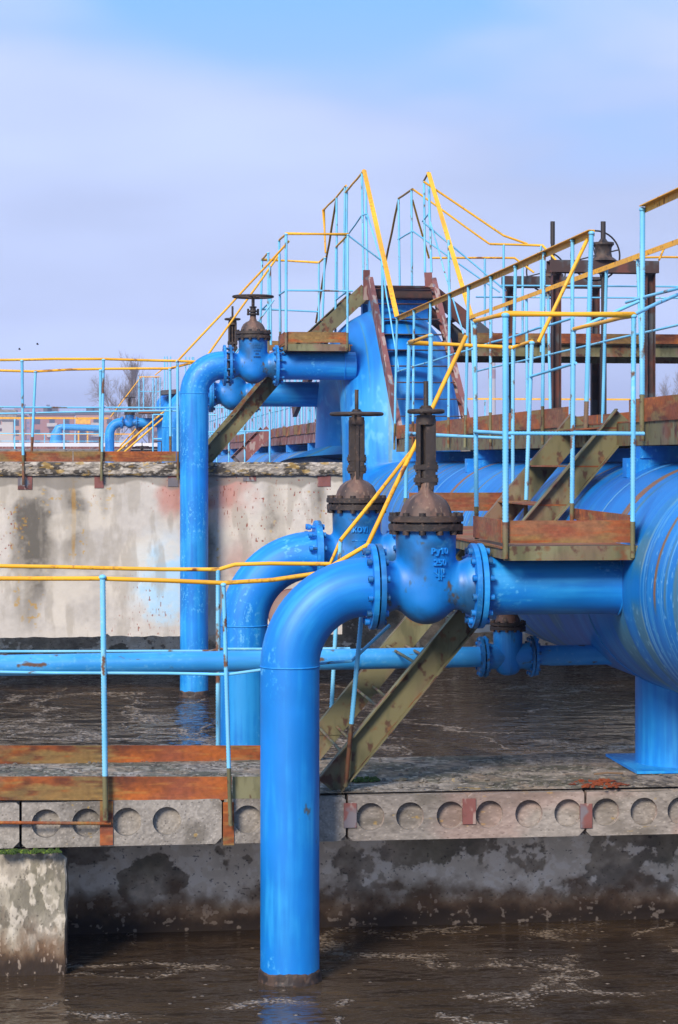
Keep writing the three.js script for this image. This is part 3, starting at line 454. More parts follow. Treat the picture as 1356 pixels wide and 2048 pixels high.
  if (o.text === 2) part('raised_emblem', [txt('KOY', 0.03, 0.0, 0.135), bend(stroke(-0.044, 0, -0.044, 0.036), 0, 0.132), bend(stroke(0.044, 0, 0.044, 0.036), 0, 0.132), bend(stroke(-0.044, 0, 0.044, 0, 0.004), 0, 0.088)], M.blue, t);
  if (o.text === 3) { const r = []; for (let j = 0; j < 5; j++) for (let k = 0; k < [3, 5, 4, 2, 4][j]; k++) r.push(bend(stroke(0, 0, 0.011, 0, 0.014), 0.03 - 0.009 * [3, 5, 4, 2, 4][j] + k * 0.018, 0.2 - j * 0.03)); part('raised_lettering', r, blue, t); }
  return t;
}
function dropPipe(x, y, z, xf, label, o = {}) {      // down leg, long-radius elbow, flange that meets the valve
  const t = thing('discharge_pipe', label, 'pipe', V(x, WY, z)), r = o.r ?? 0.137, R = xf - x - 0.03, pts = [], seg = o.seg ?? 36;
  for (let yy = o.bottom ?? -1.4; yy < y - R - 0.01; yy += 0.12) pts.push(V(x, yy, z));
  for (let k = 0; k <= 16; k++) { const a = Math.PI - k / 16 * Math.PI / 2; pts.push(V(x + R + Math.cos(a) * R, y - R + Math.sin(a) * R, z)); }
  pts.push(V(xf, y, z)); part('pipe', sweep(pts, r, seg), o.mat ?? M.blue, t);
  part('weld_seam', ring(x, y - R, z, r, 0.004, seg), o.mat ?? M.blue, t);
  part('flange', disc(xf - 0.024, xf, y, z, 0.2, seg), o.mat ?? M.blue, t);
  if (o.crust) { const g = lathe([[r + 0.001, 0.055], [r + 0.006, 0.045], [r + 0.009, 0.02], [r + 0.012, 0.0], [r + 0.006, -0.1]], x, o.level ?? WY, z, 44), p = g.attributes.position; for (let i = 0; i < p.count; i++) { const dx = p.getX(i) - x, dz = p.getZ(i) - z, a = Math.atan2(dz, dx), q = fbm(a / 6.2832 + 0.5, p.getY(i) + 2, 16, 32, 3, 1301) - 0.5; p.setXYZ(i, x + dx * (1 + 0.05 * q), p.getY(i) + 0.03 * q, z + dz * (1 + 0.05 * q)); } g.computeVertexNormals(); part('waterline_crust', g, M.iron, t, 'brown crust of dried sludge at the waterline'); }
  return t;
}
const XM = 3.05, RM = 0.58, XP = 0.927, XV = 1.566, YB = 1.0, HW = 0.235, GAP = 0.008;
const Z1 = -9.7, Z2 = -12.1, Z3 = -20.4, Z4 = -22.9, DY = 1.51;
dropPipe(XP, YB, Z1, XV - HW - GAP, 'thick blue discharge pipe nearest the camera bending down into the basin', { crust: true, seg: 48 });
dropPipe(0.89, 1.04, Z2, XV - HW - GAP, 'thick blue discharge pipe second from the camera, partly behind the nearest one', {});
dropPipe(XP + 0.09, YB + DY, Z3, XV - HW - GAP, 'tall blue discharge pipe running down the stained far wall into the water', { crust: true, level: WY2 });
dropPipe(XP, YB + DY - 0.2, Z4, XV - HW - GAP, 'blue discharge pipe half hidden behind the tall one above the wall', { bottom: 0.9 });
gateValve(XV, YB, Z1, 'large gate valve nearest the camera, blue body marked Py10 250 with small black handwheel', { fine: true, text: 1, wheelR: 0.088, web: 1 });
gateValve(1.546, 1.04, Z2, 'large gate valve with brown dome and wide handwheel, behind the nearest valve', { fine: true, text: 2, wheelR: 0.158, web: 2 });
gateValve(1.59, YB + DY, Z3, 'gate valve with reddish dome and wide flat handwheel above the far wall', { tall: false, text: 3, wheelR: 0.205 });
gateValve(1.56, YB + DY - 0.2, Z4, 'gate valve with tall yoke half hidden behind the flat handwheel valve', { wheelR: 0.09 });

// ------------------------------------------------------------------ main pipe with its hump over the wall
const mainPipe = thing('main_pipe', 'huge blue main pipe rising in a hump over the far wall', 'pipe', V(XM, 0.4, -10.6));
{
  const pts = []; for (let z = 1.5; z > -19.8; z -= 0.3) pts.push(V(XM, YB, z));
  const arc = (cz, cy, R, a0, a1, n) => { for (let k = 0; k <= n; k++) { const a = a0 + (a1 - a0) * k / n; pts.push(V(XM, cy + Math.sin(a) * R, cz + Math.cos(a) * R)); } }, H = Math.PI / 2;
  arc(-19.83, YB + 0.57, 0.57, -H, -2 * H, 12);              // turns up
  arc(-21.4, YB + 0.57, 1.0, 0, H, 16); arc(-21.9, YB + 0.57, 1.0, H, 2 * H, 16);   // over
  arc(-23.47, YB + 0.72, 0.57, 0, -H, 12);
  for (let z = -24; z > -56; z -= 0.5) pts.push(V(XM, YB + 0.15, z));
  const iA = pts.findIndex(p => p.z < -19.7) - 1, iB = pts.length - 64;
  part('shell', sweep(pts.slice(0, iA + 1), RM, 64, true, true), M.mainPipe, mainPipe); part('hump', sweep(pts.slice(iA, iB + 1), RM, 64, true, true), M.hump, mainPipe); part('shell', sweep(pts.slice(iB), RM, 48, true, true), M.mainPipe, mainPipe);
  const br = (z, y, r = 0.137) => { const xf = XV + HW + GAP, g = [sweep([V(xf, y, z), V(XM - RM + 0.12, y, z)], r, 40)]; part('branch', g, M.blue, mainPipe); part('flange', disc(xf, xf + 0.024, y, z, 0.2, 36), M.blue, mainPipe); part('weld_seam', ring(XM - RM + 0.008, y, z, r + 0.003, 0.006, 36, 'x'), M.blue, mainPipe); };
  br(Z1, YB); br(Z2, 1.04); br(Z3, YB + DY); br(Z4, YB + DY - 0.2);
  for (const z of [-5.2, -10.35, -15.6]) part('weld_seam', ring(XM, YB, z, RM, 0.006, 64, 'z'), M.mainPipe, mainPipe);
  const c = thing('pipe_support', 'round blue steel column with base plate under the main pipe', 'support', V(XM, 0, -10.62)); part('column', sweep([V(XM + 0.03, 0.02, -10.62), V(XM + 0.03, 0.6, -10.62)], 0.26, 48), M.blue, c); part('base_plate', box(2.735, 3.42, 0.012, 0.026, -10.94, -10.30), M.blue, c);
}
// thin pipe along the walkway with its small valve
{
  const a = at(-420, 1338, -10.6), b = at(0, 1331, -10.6), e = V(2.72, 0.572, -10.75), t = thing('thin_pipe', 'thin light blue pipe running low along the walkway to the main pipe', 'pipe', b.clone());
  const xv = 2.16, s = 0.54, l = b.clone().lerp(e, (xv - 0.135 - b.x) / (e.x - b.x)), r = b.clone().lerp(e, (xv + 0.135 - b.x) / (e.x - b.x));
  part('pipe', sweep([a, b, l], 0.053, 24), M.pipeLight, t); part('pipe', sweep([r, e], 0.053, 24), M.pipeLight, t); part('flange', disc(l.x - 0.016, l.x, l.y, l.z, 0.105, 28), M.valve, t); part('flange', disc(r.x, r.x + 0.016, r.y, r.z, 0.105, 28), M.valve, t);
  gateValve(xv, l.y, l.z, 'small blue gate valve on the thin pipe under the landing', { s, wheelR: 0.06, hw: 0.235 });
}

// ------------------------------------------------------------------ steel landings and stairs
function landing(oy, oz, label, o = {}) {
  const ZE = -9.42, t = thing('steel_landing', label, 'platform', V(2.2, 1.13 + oy, -11 + oz), null), p = (x, y, z) => V(x, y + oy, z + oz), big = o.big ?? 0.0145, rb = (a, b, r) => o.fine ? rebar(a, b, r) : rod(a, b, r, 6);
  part('floor_plate', box(1.87, 2.53, 1.184 + oy, 1.194 + oy, ZE - 0.02 + oz, -12.42 + oz), M.rust, t);
  part('edge_channel', channel(p(1.885, 1.164, ZE - 0.01), p(2.505, 1.164, ZE - 0.01), 0.066, 0.04, 0.006, 1), M.olive, t); part('edge_channel', channel(p(2.56, 1.157, -12.42), p(1.93, 1.157, -12.42), 0.066, 0.04, 0.006, 1), M.olive, t);
  part('side_angle', [bar(p(1.88, 1.16, ZE - 0.03), p(1.89, 1.157, -12.44), 0.045, 0.008), bar(p(2.515, 1.16, ZE - 0.03), p(2.545, 1.157, -12.44), 0.045, 0.008)], M.olive, t);
  part('toe_board', bar(p(1.89, 1.262, ZE), p(2.475, 1.262, ZE), 0.103, 0.006), M.rust, t); part('toe_board', bar(p(1.875, 1.264, ZE - 0.02), p(1.885, 1.262, -10.2), 0.105, 0.006), M.rust, t);
  part('toe_board', bar(p(1.9, 1.34, -12.4), p(2.53, 1.34, -12.4), 0.11, 0.006), M.rust, t); part('toe_board', bar(p(2.49, 1.275, ZE - 0.02), p(2.545, 1.275, -10.85), 0.12, 0.006), M.rust, t);
  const posts = [[1.885, 2.254, ZE + 0.015, 1.885, 1.14, ZE + 0.015, big], [2.483, 2.254, ZE + 0.015, 2.478, 1.14, ZE + 0.015, 0.012], [1.89, 2.27, -10.2, 1.9, 1.2, -10.2, 0.0115], [1.9, 2.29, -11.6, 1.9, 1.2, -11.6, 0.0125], [1.9, 2.29, -12.4, 1.875, 1.2, -12.4, 0.0125], [2.53, 2.27, -12.4, 2.53, 1.2, -12.4, 0.0115], [2.54, 2.28, -10.85, 2.53, 1.2, -10.85, 0.0125], [2.54, 2.27, -11.9, 2.5, 1.2, -11.9, 0.0125]];
  for (const [a, b, c, d, e, f, r] of posts) post(t, p(a, b, c), p(d, e, f), r, 0.15, o.fine);
  const P2 = [p(2.54, 2.28, -10.85), p(2.483, 2.256, ZE + 0.015), p(1.885, 2.256, ZE + 0.015), p(1.89, 2.275, -10.2)], P3 = [p(1.9, 2.29, -11.6), p(1.9, 2.29, -12.4), p(2.2, 2.28, -12.4), p(2.53, 2.265, -12.4), p(2.54, 2.275, -11.9)];
  part('top_rail', poly(P2, 0.0105), M.yellow, t); part('top_rail', poly(P3, 0.0105), M.yellow, t);
  const lo = q => q.clone().add(V(0, -0.545, 0)); part('mid_rail', rb(lo(P2[2]), lo(P2[1]).add(V(0.05, 0, 0)), 0.009), M.sky, t); part('mid_rail', rb(lo(P2[2]), lo(P2[3]), 0.009), M.sky, t); part('mid_rail', rb(lo(P2[1]), lo(P2[0]), 0.009), M.sky, t); part('mid_rail', poly([lo(P3[0]), lo(P3[1]), lo(P3[3])], 0.009), M.sky, t);
  if (o.fine) part('spacer_bar', rod(p(2.53, 2.07, -11.92), p(2.545, 2.10, -10.82), 0.008), M.sky, t);
  return t;
}
function stair(name, label, p0, p1, dz, n, mat, o = {}) {           // p0 foot and p1 head of the near stringer; the far stringer stands dz behind it
  const t = thing(name, label, 'stair', p0.clone()), h = o.h ?? 0.125, D = V(0, 0, dz);
  part('stringer', channel(p0, p1, h, 0.055, 0.007, o.flip ? -1 : 1), mat, t); part('stringer', channel(p0.clone().add(D), p1.clone().add(D), h, 0.055, 0.007, o.flip ? 1 : -1), o.mat2 ?? mat, t);
  for (let i = 0; i < n; i++) {
    const c = p0.clone().lerp(p1, (i + 0.7) / n), s = Math.sign(dz);
    if (o.rods) { for (let k = -1; k <= 1; k += 2) part('tread_rod', rod(V(c.x + k * 0.05, c.y + 0.01, c.z + s * 0.03), V(c.x + k * 0.05 + rr(-0.01, 0.01), c.y + 0.01, c.z + dz - s * 0.03), 0.0075, 6), M.olive, t); part('tread_bracket', box(c.x - 0.075, c.x + 0.075, c.y - 0.03, c.y + 0.002, c.z + s * 0.025, c.z + s * 0.033), M.olive, t); part('tread_bracket', box(c.x - 0.075, c.x + 0.075, c.y - 0.03, c.y + 0.002, c.z + dz - s * 0.033, c.z + dz - s * 0.025), M.olive, t); }
    else part('tread', box(c.x - 0.09, c.x + 0.09, c.y, c.y + 0.008, c.z + s * 0.02, c.z + dz - s * 0.02), M.rust, t);
  }
  return t;
}
landing(0, 0, 'rusty steel landing with blue and yellow rails beside the nearest valve', { fine: true });
landing(DY, -10.7, 'rusty steel landing with blue rails beside the tall far pipe', {});
{ // stair from the walkway slab up to the near landing
  const p0 = at(655, 1575, -9.97), p1 = V(2.03, 1.09, -9.97), t = stair('steel_stair', 'olive steel stair with rod treads climbing from the slab to the near landing', p0, p1, -1.03, 5, M.olive, { rods: true, h: 0.13, flip: true });
  part('handrail', poly([atX(932, 672, 1.885), at(736, 1088, -9.99)], 0.011), M.yellow, t); part('handrail', poly([atX(866, 850, 1.9), at(681, 1081, -11.0)], 0.011), M.yellow, t);
  post(t, at(736, 1092, -9.97), at(691, 1574, -9.92), 0.0115, 0.26); part('post', rebar(at(681, 1082, -11.02), at(660, 1470, -11.02), 0.0115), M.sky, t); part('brace', rod(at(703, 1322, -9.95), at(780, 1250, -9.97), 0.008), M.sky, t);
  const u = stair('steel_stair', 'short rust stained stair from the near landing up to the pipe top walkway', V(2.33, 1.2, -11.0), V(2.86, 1.82, -11.0), -1.05, 3, M.olive, { h: 0.14, flip: true });
  part('handrail', poly([atX(1180, 468, 2.84), atX(1077, 684, 2.54)], 0.011), M.yellow, u); part('handrail', poly([atX(1165, 653, 2.54), atX(1292, 596, 2.84)], 0.009), M.sky, u); part('handrail', poly([V(2.483, 2.256, -9.405), atX(1356, 589, 2.84)], 0.009), M.sky, u);
}
{ // the same pair at the far landing
  const p0 = at(408, 922, -20.67), p1 = V(2.0, 1.09 + DY, -20.67), t = stair('steel_stair', 'olive steel stair rising from the far wall to the far landing', p0, p1, -1.0, 6, M.olive, { rods: true, h: 0.14, flip: true });
  part('handrail', poly([at(578, 482, -20.35), at(540, 524, -20.5), at(355, 722, -20.64)], 0.011), M.yellow, t); part('handrail', poly([at(559, 508, -21.7), at(410, 718, -21.75)], 0.011), M.yellow, t);
  for (const [a, b] of [[559, 508], [540, 532]]) part('post', rod(at(a, b, -21.7), at(a + 2, 690, -21.7), 0.0125, 6), M.sky, t); part('brace', rod(at(470, 708, -20.9), at(548, 600, -20.9), 0.008), M.sky, t);
  stair('steel_stair', 'olive stair from the far landing up to the top of the hump', V(2.2, 2.74, -21.45), V(2.84, 3.34, -21.45), -0.95, 3, M.olive, { h: 0.15 });
}

// ------------------------------------------------------------------ walkway on top of the main pipe, near the camera
const XL = 2.84, XR = 3.49;
{
  const t = thing('pipe_walkway', 'rusty steel walkway with angle handrails along the top of the main pipe', 'walkway', V(XL, 1.66, -14)), Y = 1.665;
  const za = -4.5, zb = -19.15;
  part('side_channel', channel(V(XL, Y + 0.06, za), V(XL, Y + 0.06, zb), 0.12, 0.05, 0.007, -1), M.olive, t); part('side_channel', channel(V(XR, Y + 0.06, za), V(XR, Y + 0.06, zb), 0.12, 0.05, 0.007, 1), M.olive, t);
  part('floor_plate', box(XL - 0.02, XR + 0.02, Y + 0.122, Y + 0.13, za, zb), M.rust, t);
  const toe = (x, z0, z1) => part('toe_board', bar(V(x, Y + 0.18, z0), V(x, Y + 0.18, z1), 0.12, 0.007), M.rust, t);
  toe(XL - 0.03, -4.5, -8.9); toe(XL - 0.032, -8.92, -10.72); toe(XL - 0.03, -12.15, -14.2); toe(XL - 0.032, -14.22, -16.6); toe(XL - 0.03, -16.62, -19.1); toe(XR + 0.03, -4.5, -9.4); toe(XR + 0.032, -9.42, -14.3); toe(XR + 0.03, -14.32, -19.1);
  for (const [px, py] of [[794, 634], [828, 619], [861, 602], [899, 586], [937, 568], [982, 551], [1031, 529], [1088, 502], [1145, 476], [1183, 461], [1285, 413]]) { const a = atX(px, py, XL - 0.03); post(t, V(a.x, a.y - 0.01, a.z), V(a.x - 0.015, Y + 0.02, a.z + rr(-0.12, 0.06)), px > 1150 ? 0.014 : 0.0115, 0.2); }
  for (const z of [-9.6, -8.3, -7]) part('post', rebar(V(XL - 0.03, 2.9, z), V(XL - 0.035, Y + 0.02, z), 0.0115), M.sky, t);
  for (const [px, py] of [[943, 634], [1014, 604], [1053, 592], [1096, 577], [1213, 535], [1275, 512]]) { const a = atX(px, py, XR + 0.03); part('post', rebar(V(a.x, a.y - 0.01, a.z), V(a.x, Y + 0.03, a.z + rr(-0.15, 0.25)), 0.0115), M.sky, t); }
  for (const z of [-10.4, -9.2, -8]) part('post', rebar(V(XR + 0.03, 2.9, z), V(XR + 0.03, Y + 0.02, z), 0.0115), M.sky, t);
  const ra = atX(794, 634, XL - 0.03), rm = atX(1020, 534, XL - 0.03), rb = atX(1183, 460, XL - 0.03); part('top_rail', [angleBar(ra, rm, 0.036, 0.005, -1), angleBar(rm, rb, 0.036, 0.005, -1)], M.yellow, t);
  part('top_rail', angleBar(atX(1285, 412, XL - 0.03), V(XL - 0.03, 2.9, -4.6), 0.036, 0.005, -1), M.yellow, t); part('top_rail', angleBar(atX(942, 632, XR + 0.03), V(XR + 0.03, 2.9, -4.6), 0.034, 0.005, 1), M.yellow, t);
  part('mid_rail', poly([V(XL - 0.03, 2.40, zb + 0.1), V(XL - 0.03, 2.42, -12)], 0.008), M.sky, t); part('mid_rail', poly([V(XL - 0.03, 2.42, -10.8), V(XL - 0.03, 2.39, -4.6)], 0.008), M.sky, t); part('mid_rail', poly([V(XR + 0.03, 2.40, zb + 0.1), V(XR + 0.03, 2.41, -4.6)], 0.008), M.sky, t);
  for (let z = -6; z > -19; z -= 2.3) part('pipe_saddle', [box(XL - 0.02, XR + 0.02, 1.60, Y - 0.002, z - 0.05, z + 0.05), box(XM - 0.3, XM + 0.3, 1.50, 1.6, z - 0.04, z + 0.04)], M.blue, t);
}
// stair over the hump facing the camera, and the crossing at its top
{
  const f = V(XL, 1.75, -19.0), h = V(XL, 3.40, -21.15), t = thing('steel_stair', 'red primed steel stair with thin plate treads climbing the front of the hump', 'stair', V(3.16, 1.7, -19));
  const W = V(XR - XL, 0, 0); part('stringer', channel(f, h, 0.12, 0.05, 0.007, -1), M.redPrimer, t); part('stringer', channel(f.clone().add(W), h.clone().add(W), 0.12, 0.05, 0.007, 1), M.redPrimer, t);
  for (let k = 0; k < 10; k++) { const c = f.clone().lerp(h, (k + 0.5) / 10); part('tread', box(XL + 0.03, XR - 0.03, c.y - 0.004, c.y + 0.004, c.z - 0.07, c.z + 0.06), M.darkSteel, t); }
  part('handrail', angleBar(atX(728, 340, XL - 0.03), atX(794, 634, XL - 0.03), 0.045, 0.006, -1), M.yellow, t); part('handrail', angleBar(atX(857, 345, XR), atX(943, 634, XR + 0.03), 0.045, 0.006, -1), M.yellow, t);
  part('mid_rail', poly([atX(735, 430, XL), atX(762, 520, XL), atX(798, 742, XL)], 0.008, 6), M.sky, t); part('mid_rail', poly([atX(857, 430, XR), atX(897, 570, XR), atX(927, 668, XR)], 0.008, 6), M.sky, t);
  part('post', rod(atX(764, 500, XL), atX(766, 665, XL), 0.0125, 6), M.sky, t); part('post', rod(atX(897, 480, XR), atX(900, 640, XR), 0.0125, 6), M.sky, t);
}
{
  const t = thing('crossing_platform', 'small steel crossing platform with high rails on top of the hump', 'platform', V(3.16, 3.2, -22)), Y = 3.36;
  part('floor_plate', box(XL, XR, Y, Y + 0.01, -21.2, -24.1), M.darkSteel, t); part('edge_channel', [channel(V(XL, Y - 0.065, -21.2), V(XR, Y - 0.065, -21.2), 0.12, 0.05, 0.007, -1)], M.darkSteel, t); part('edge_channel', [channel(V(XL, Y - 0.065, -22.5), V(XL, Y - 0.065, -24.1), 0.12, 0.05, 0.007, -1), channel(V(XR, Y - 0.065, -21.2), V(XR, Y - 0.065, -24.1), 0.12, 0.05, 0.007, 1)], M.rust, t);
  part('pipe_saddle', box(XL + 0.03, XR - 0.03, 3.0, Y - 0.127, -21.55, -21.3), M.blue, t); part('pipe_saddle', box(XL + 0.03, XR - 0.03, 3.0, Y - 0.127, -22.1, -21.95), M.blue, t);
  part('corner_plate', bar(at(733, 540, -21.18), at(733, 600, -21.18), 0.07, 0.01, V(1, 0, 0)), M.redPrimer, t); part('corner_plate', bar(at(856, 545, -21.18), at(858, 575, -21.18), 0.08, 0.01, V(1, 0, 0)), M.redPrimer, t);
  const post = (a, b, x, r = 0.0125) => part('post', rod(atX(a[0], a[1], x), atX(b[0], b[1], x), r, 6), M.sky, t);
  post([724, 346], [727, 560], XL); post([731, 344], [735, 560], XL + 0.03); post([690, 374], [687, 590], XL); post([694, 374], [692, 590], XL + 0.01); post([673, 395], [674, 600], XL); post([848, 362], [850, 545], XR); post([857, 348], [863, 545], XR); post([823, 380], [824, 592], XR); post([797, 398], [800, 604], XR);
  const rail = (pts, x, m = M.yellow, r = 0.0115) => part(m === M.sky ? 'mid_rail' : 'top_rail', poly(pts.map(q => atX(q[0], q[1], x)), r, 6), m, t);
  rail([[728, 340], [722, 348], [691, 385]], XL); rail([[692, 371], [673, 394], [647, 420], [651, 506]], XL); rail([[857, 345], [847, 363]], XR, M.shadedYellow); rail([[825, 378], [797, 397]], XR, M.shadedYellow);
  part('top_rail', poly([atX(673, 396, XL), atX(632, 645, XL)], 0.013, 6), M.shadedYellow, t); part('top_rail', poly([atX(797, 400, XR), atX(770, 530, XR)], 0.013, 6), M.shadedYellow, t); rail([[735, 428], [724, 430], [692, 475]], XL, M.sky, 0.009); rail([[857, 428], [845, 443]], XR, M.sky, 0.009); rail([[825, 462], [796, 479]], XR, M.sky, 0.009);
  // handrails of the stair that leaves to the right
  part('handrail', poly([at(847, 363, -21.3), at(1007, 471, -21.25)], 0.0115, 6), M.yellow, t); part('handrail', poly([at(825, 378, -22.6), at(979, 488, -22.5)], 0.0115, 6), M.yellow, t); part('mid_rail', poly([at(847, 445, -21.3), at(1012, 582, -21.25)], 0.009, 6), M.sky, t); part('mid_rail', poly([at(825, 462, -22.6), at(1000, 585, -22.5)], 0.009, 6), M.sky, t);
  part('handrail', poly([at(825, 400, -22.65), at(858, 516, -23.4)], 0.0115, 6), M.yellow, t); part('brace', rod(V(2.483, 2.25 + DY, -20.105), atX(764, 522, XL), 0.009), M.sky, t);
}
{
  const t = stair('steel_stair', 'dark red steel stair descending from the hump to the right hand walkway', V(4.22, 2.74, -21.3), V(XR, 3.32, -21.3), -1.2, 3, M.darkSteel, { h: 0.15, flip: true });
  const w = thing('cross_walkway', 'rusty steel walkway with blue rails between the sluice frames behind the main pipe', 'walkway', V(5.5, 2.66, -21.9)), x0 = 3.75, x1 = 9;
  part('side_channel', channel(V(x0, 2.72, -21.2), V(x1, 2.72, -21.2), 0.13, 0.05, 0.008, -1), M.olive, w); part('side_channel', channel(V(x0, 2.72, -22.6), V(x1, 2.72, -22.6), 0.13, 0.05, 0.008, 1), M.olive, w); part('toe_board', box(x0, x1, 2.79, 2.89, -21.165, -21.158), M.rust, w); part('toe_board', box(x0, x1, 2.79, 2.89, -22.632, -22.64), M.rust, w); part('floor_plate', box(x0, x1, 2.787, 2.795, -21.2, -22.6), M.darkSteel, w);
  for (const [z, xs, yt] of [[-21.2, [4.23, 4.62, 7.1, 8.3], 3.80], [-22.6, [4.3, 4.72, 7.0, 8.2], 3.79]]) { for (const x of xs) part('post', rod(V(x, yt, z), V(x, 2.7, z), 0.0125, 6), M.sky, w); part('mid_rail', rod(V(4.2, yt - 0.42, z), V(9, yt - 0.4, z), 0.009, 6), M.sky, w); }
  part('top_rail', poly([at(979, 488, -21.2), at(1085, 491, -21.2), at(1118, 527, -21.0)], 0.0115, 6), M.yellow, w); part('top_rail', poly([at(860, 516, -22.6), at(1029, 516, -22.6), at(1068, 545, -22.5)], 0.0115, 6), M.yellow, w);
  part('top_rail', poly([at(1318, 520, -21.0), at(1332, 488, -21.2), at(1420, 487, -21.2)], 0.0115, 6), M.yellow, w); part('top_rail', poly([at(1228, 545, -22.4), at(1286, 515, -22.6), at(1420, 514, -22.6)], 0.0115, 6), M.yellow, w); part('top_rail', poly([at(1007, 471, -21.22), at(1055, 488, -21.22)], 0.0115, 6), M.yellow, w);
}
// sluice gate frames
function sluice(z, yb, wr, label, stemTop, drum) {
  const t = thing('sluice_frame', label, 'sluice gate', V(5.1, 1.2, z), 'sluice gate frames'), x0 = 4.56, x1 = 5.63, xs = 5.1;
  part('lintel', [channel(V(x0 - 0.02, yb, z + 0.06), V(x1 + 0.02, yb, z + 0.06), 0.12, 0.05, 0.008, 1), channel(V(x0 - 0.02, yb, z - 0.06), V(x1 + 0.02, yb, z - 0.06), 0.12, 0.05, 0.008, -1)], M.darkSteel, t);
  for (const x of [x0 + 0.06, x1 - 0.05]) part('column', channel(V(x, 1.0, z), V(x, yb - 0.062, z), 0.09, 0.08, 0.008, 1, V(1, 0, 0)), M.darkSteel, t);
  part('stem', [sweep([V(xs, 1.0, z), V(xs, stemTop, z)], 0.022, 10), box(xs - 0.03, xs + 0.03, 1.2, 2.7, z - 0.02, z + 0.02), sweep([V(xs, stemTop - 0.25, z), V(xs, stemTop, z)], 0.026, 10)], M.black, t);
  if (drum) part('gearbox', lathe([[0.14, 0.06], [0.12, 0.08], [0.09, 0.1], [0.082, 0.14], [0.084, 0.19], [0.098, 0.215], [0.108, 0.22], [0.108, 0.245], [0.05, 0.25], [0.03, 0.28], [0, 0.28]], xs, yb, z, 24), M.iron, t); else part('gearbox', [lathe([[0.12, 0.06], [0.12, 0.09], [0.07, 0.11], [0.04, 0.13], [0, 0.13]], xs, yb, z, 24), lathe([[0, -0.19], [0.1, -0.17], [0.12, -0.12], [0.08, -0.08], [0, -0.06]], xs, yb, z, 20)], M.iron, t);
  const c = V(xs - 0.04, yb + 0.13, z - 0.16), sp = []; for (let k = 0; k < 4; k++) { const a = k * Math.PI / 2 + 0.25; sp.push(rod(c, V(c.x + Math.cos(a) * wr, c.y + Math.sin(a) * wr, c.z), 0.007, 6)); } part('handwheel', [ring(c.x, c.y, c.z, wr, 0.009, 44, 'z'), sp, rod(c, V(c.x, c.y, z), 0.016)], M.black, t);
}
sluice(-20.5, 3.515, 0.25, 'dark steel sluice frame with fat gearbox drum in front of the cross walkway', 3.97, true);
sluice(-22.8, 3.555, 0.22, 'dark steel sluice frame with tall bare stem behind the cross walkway', 4.23, false);

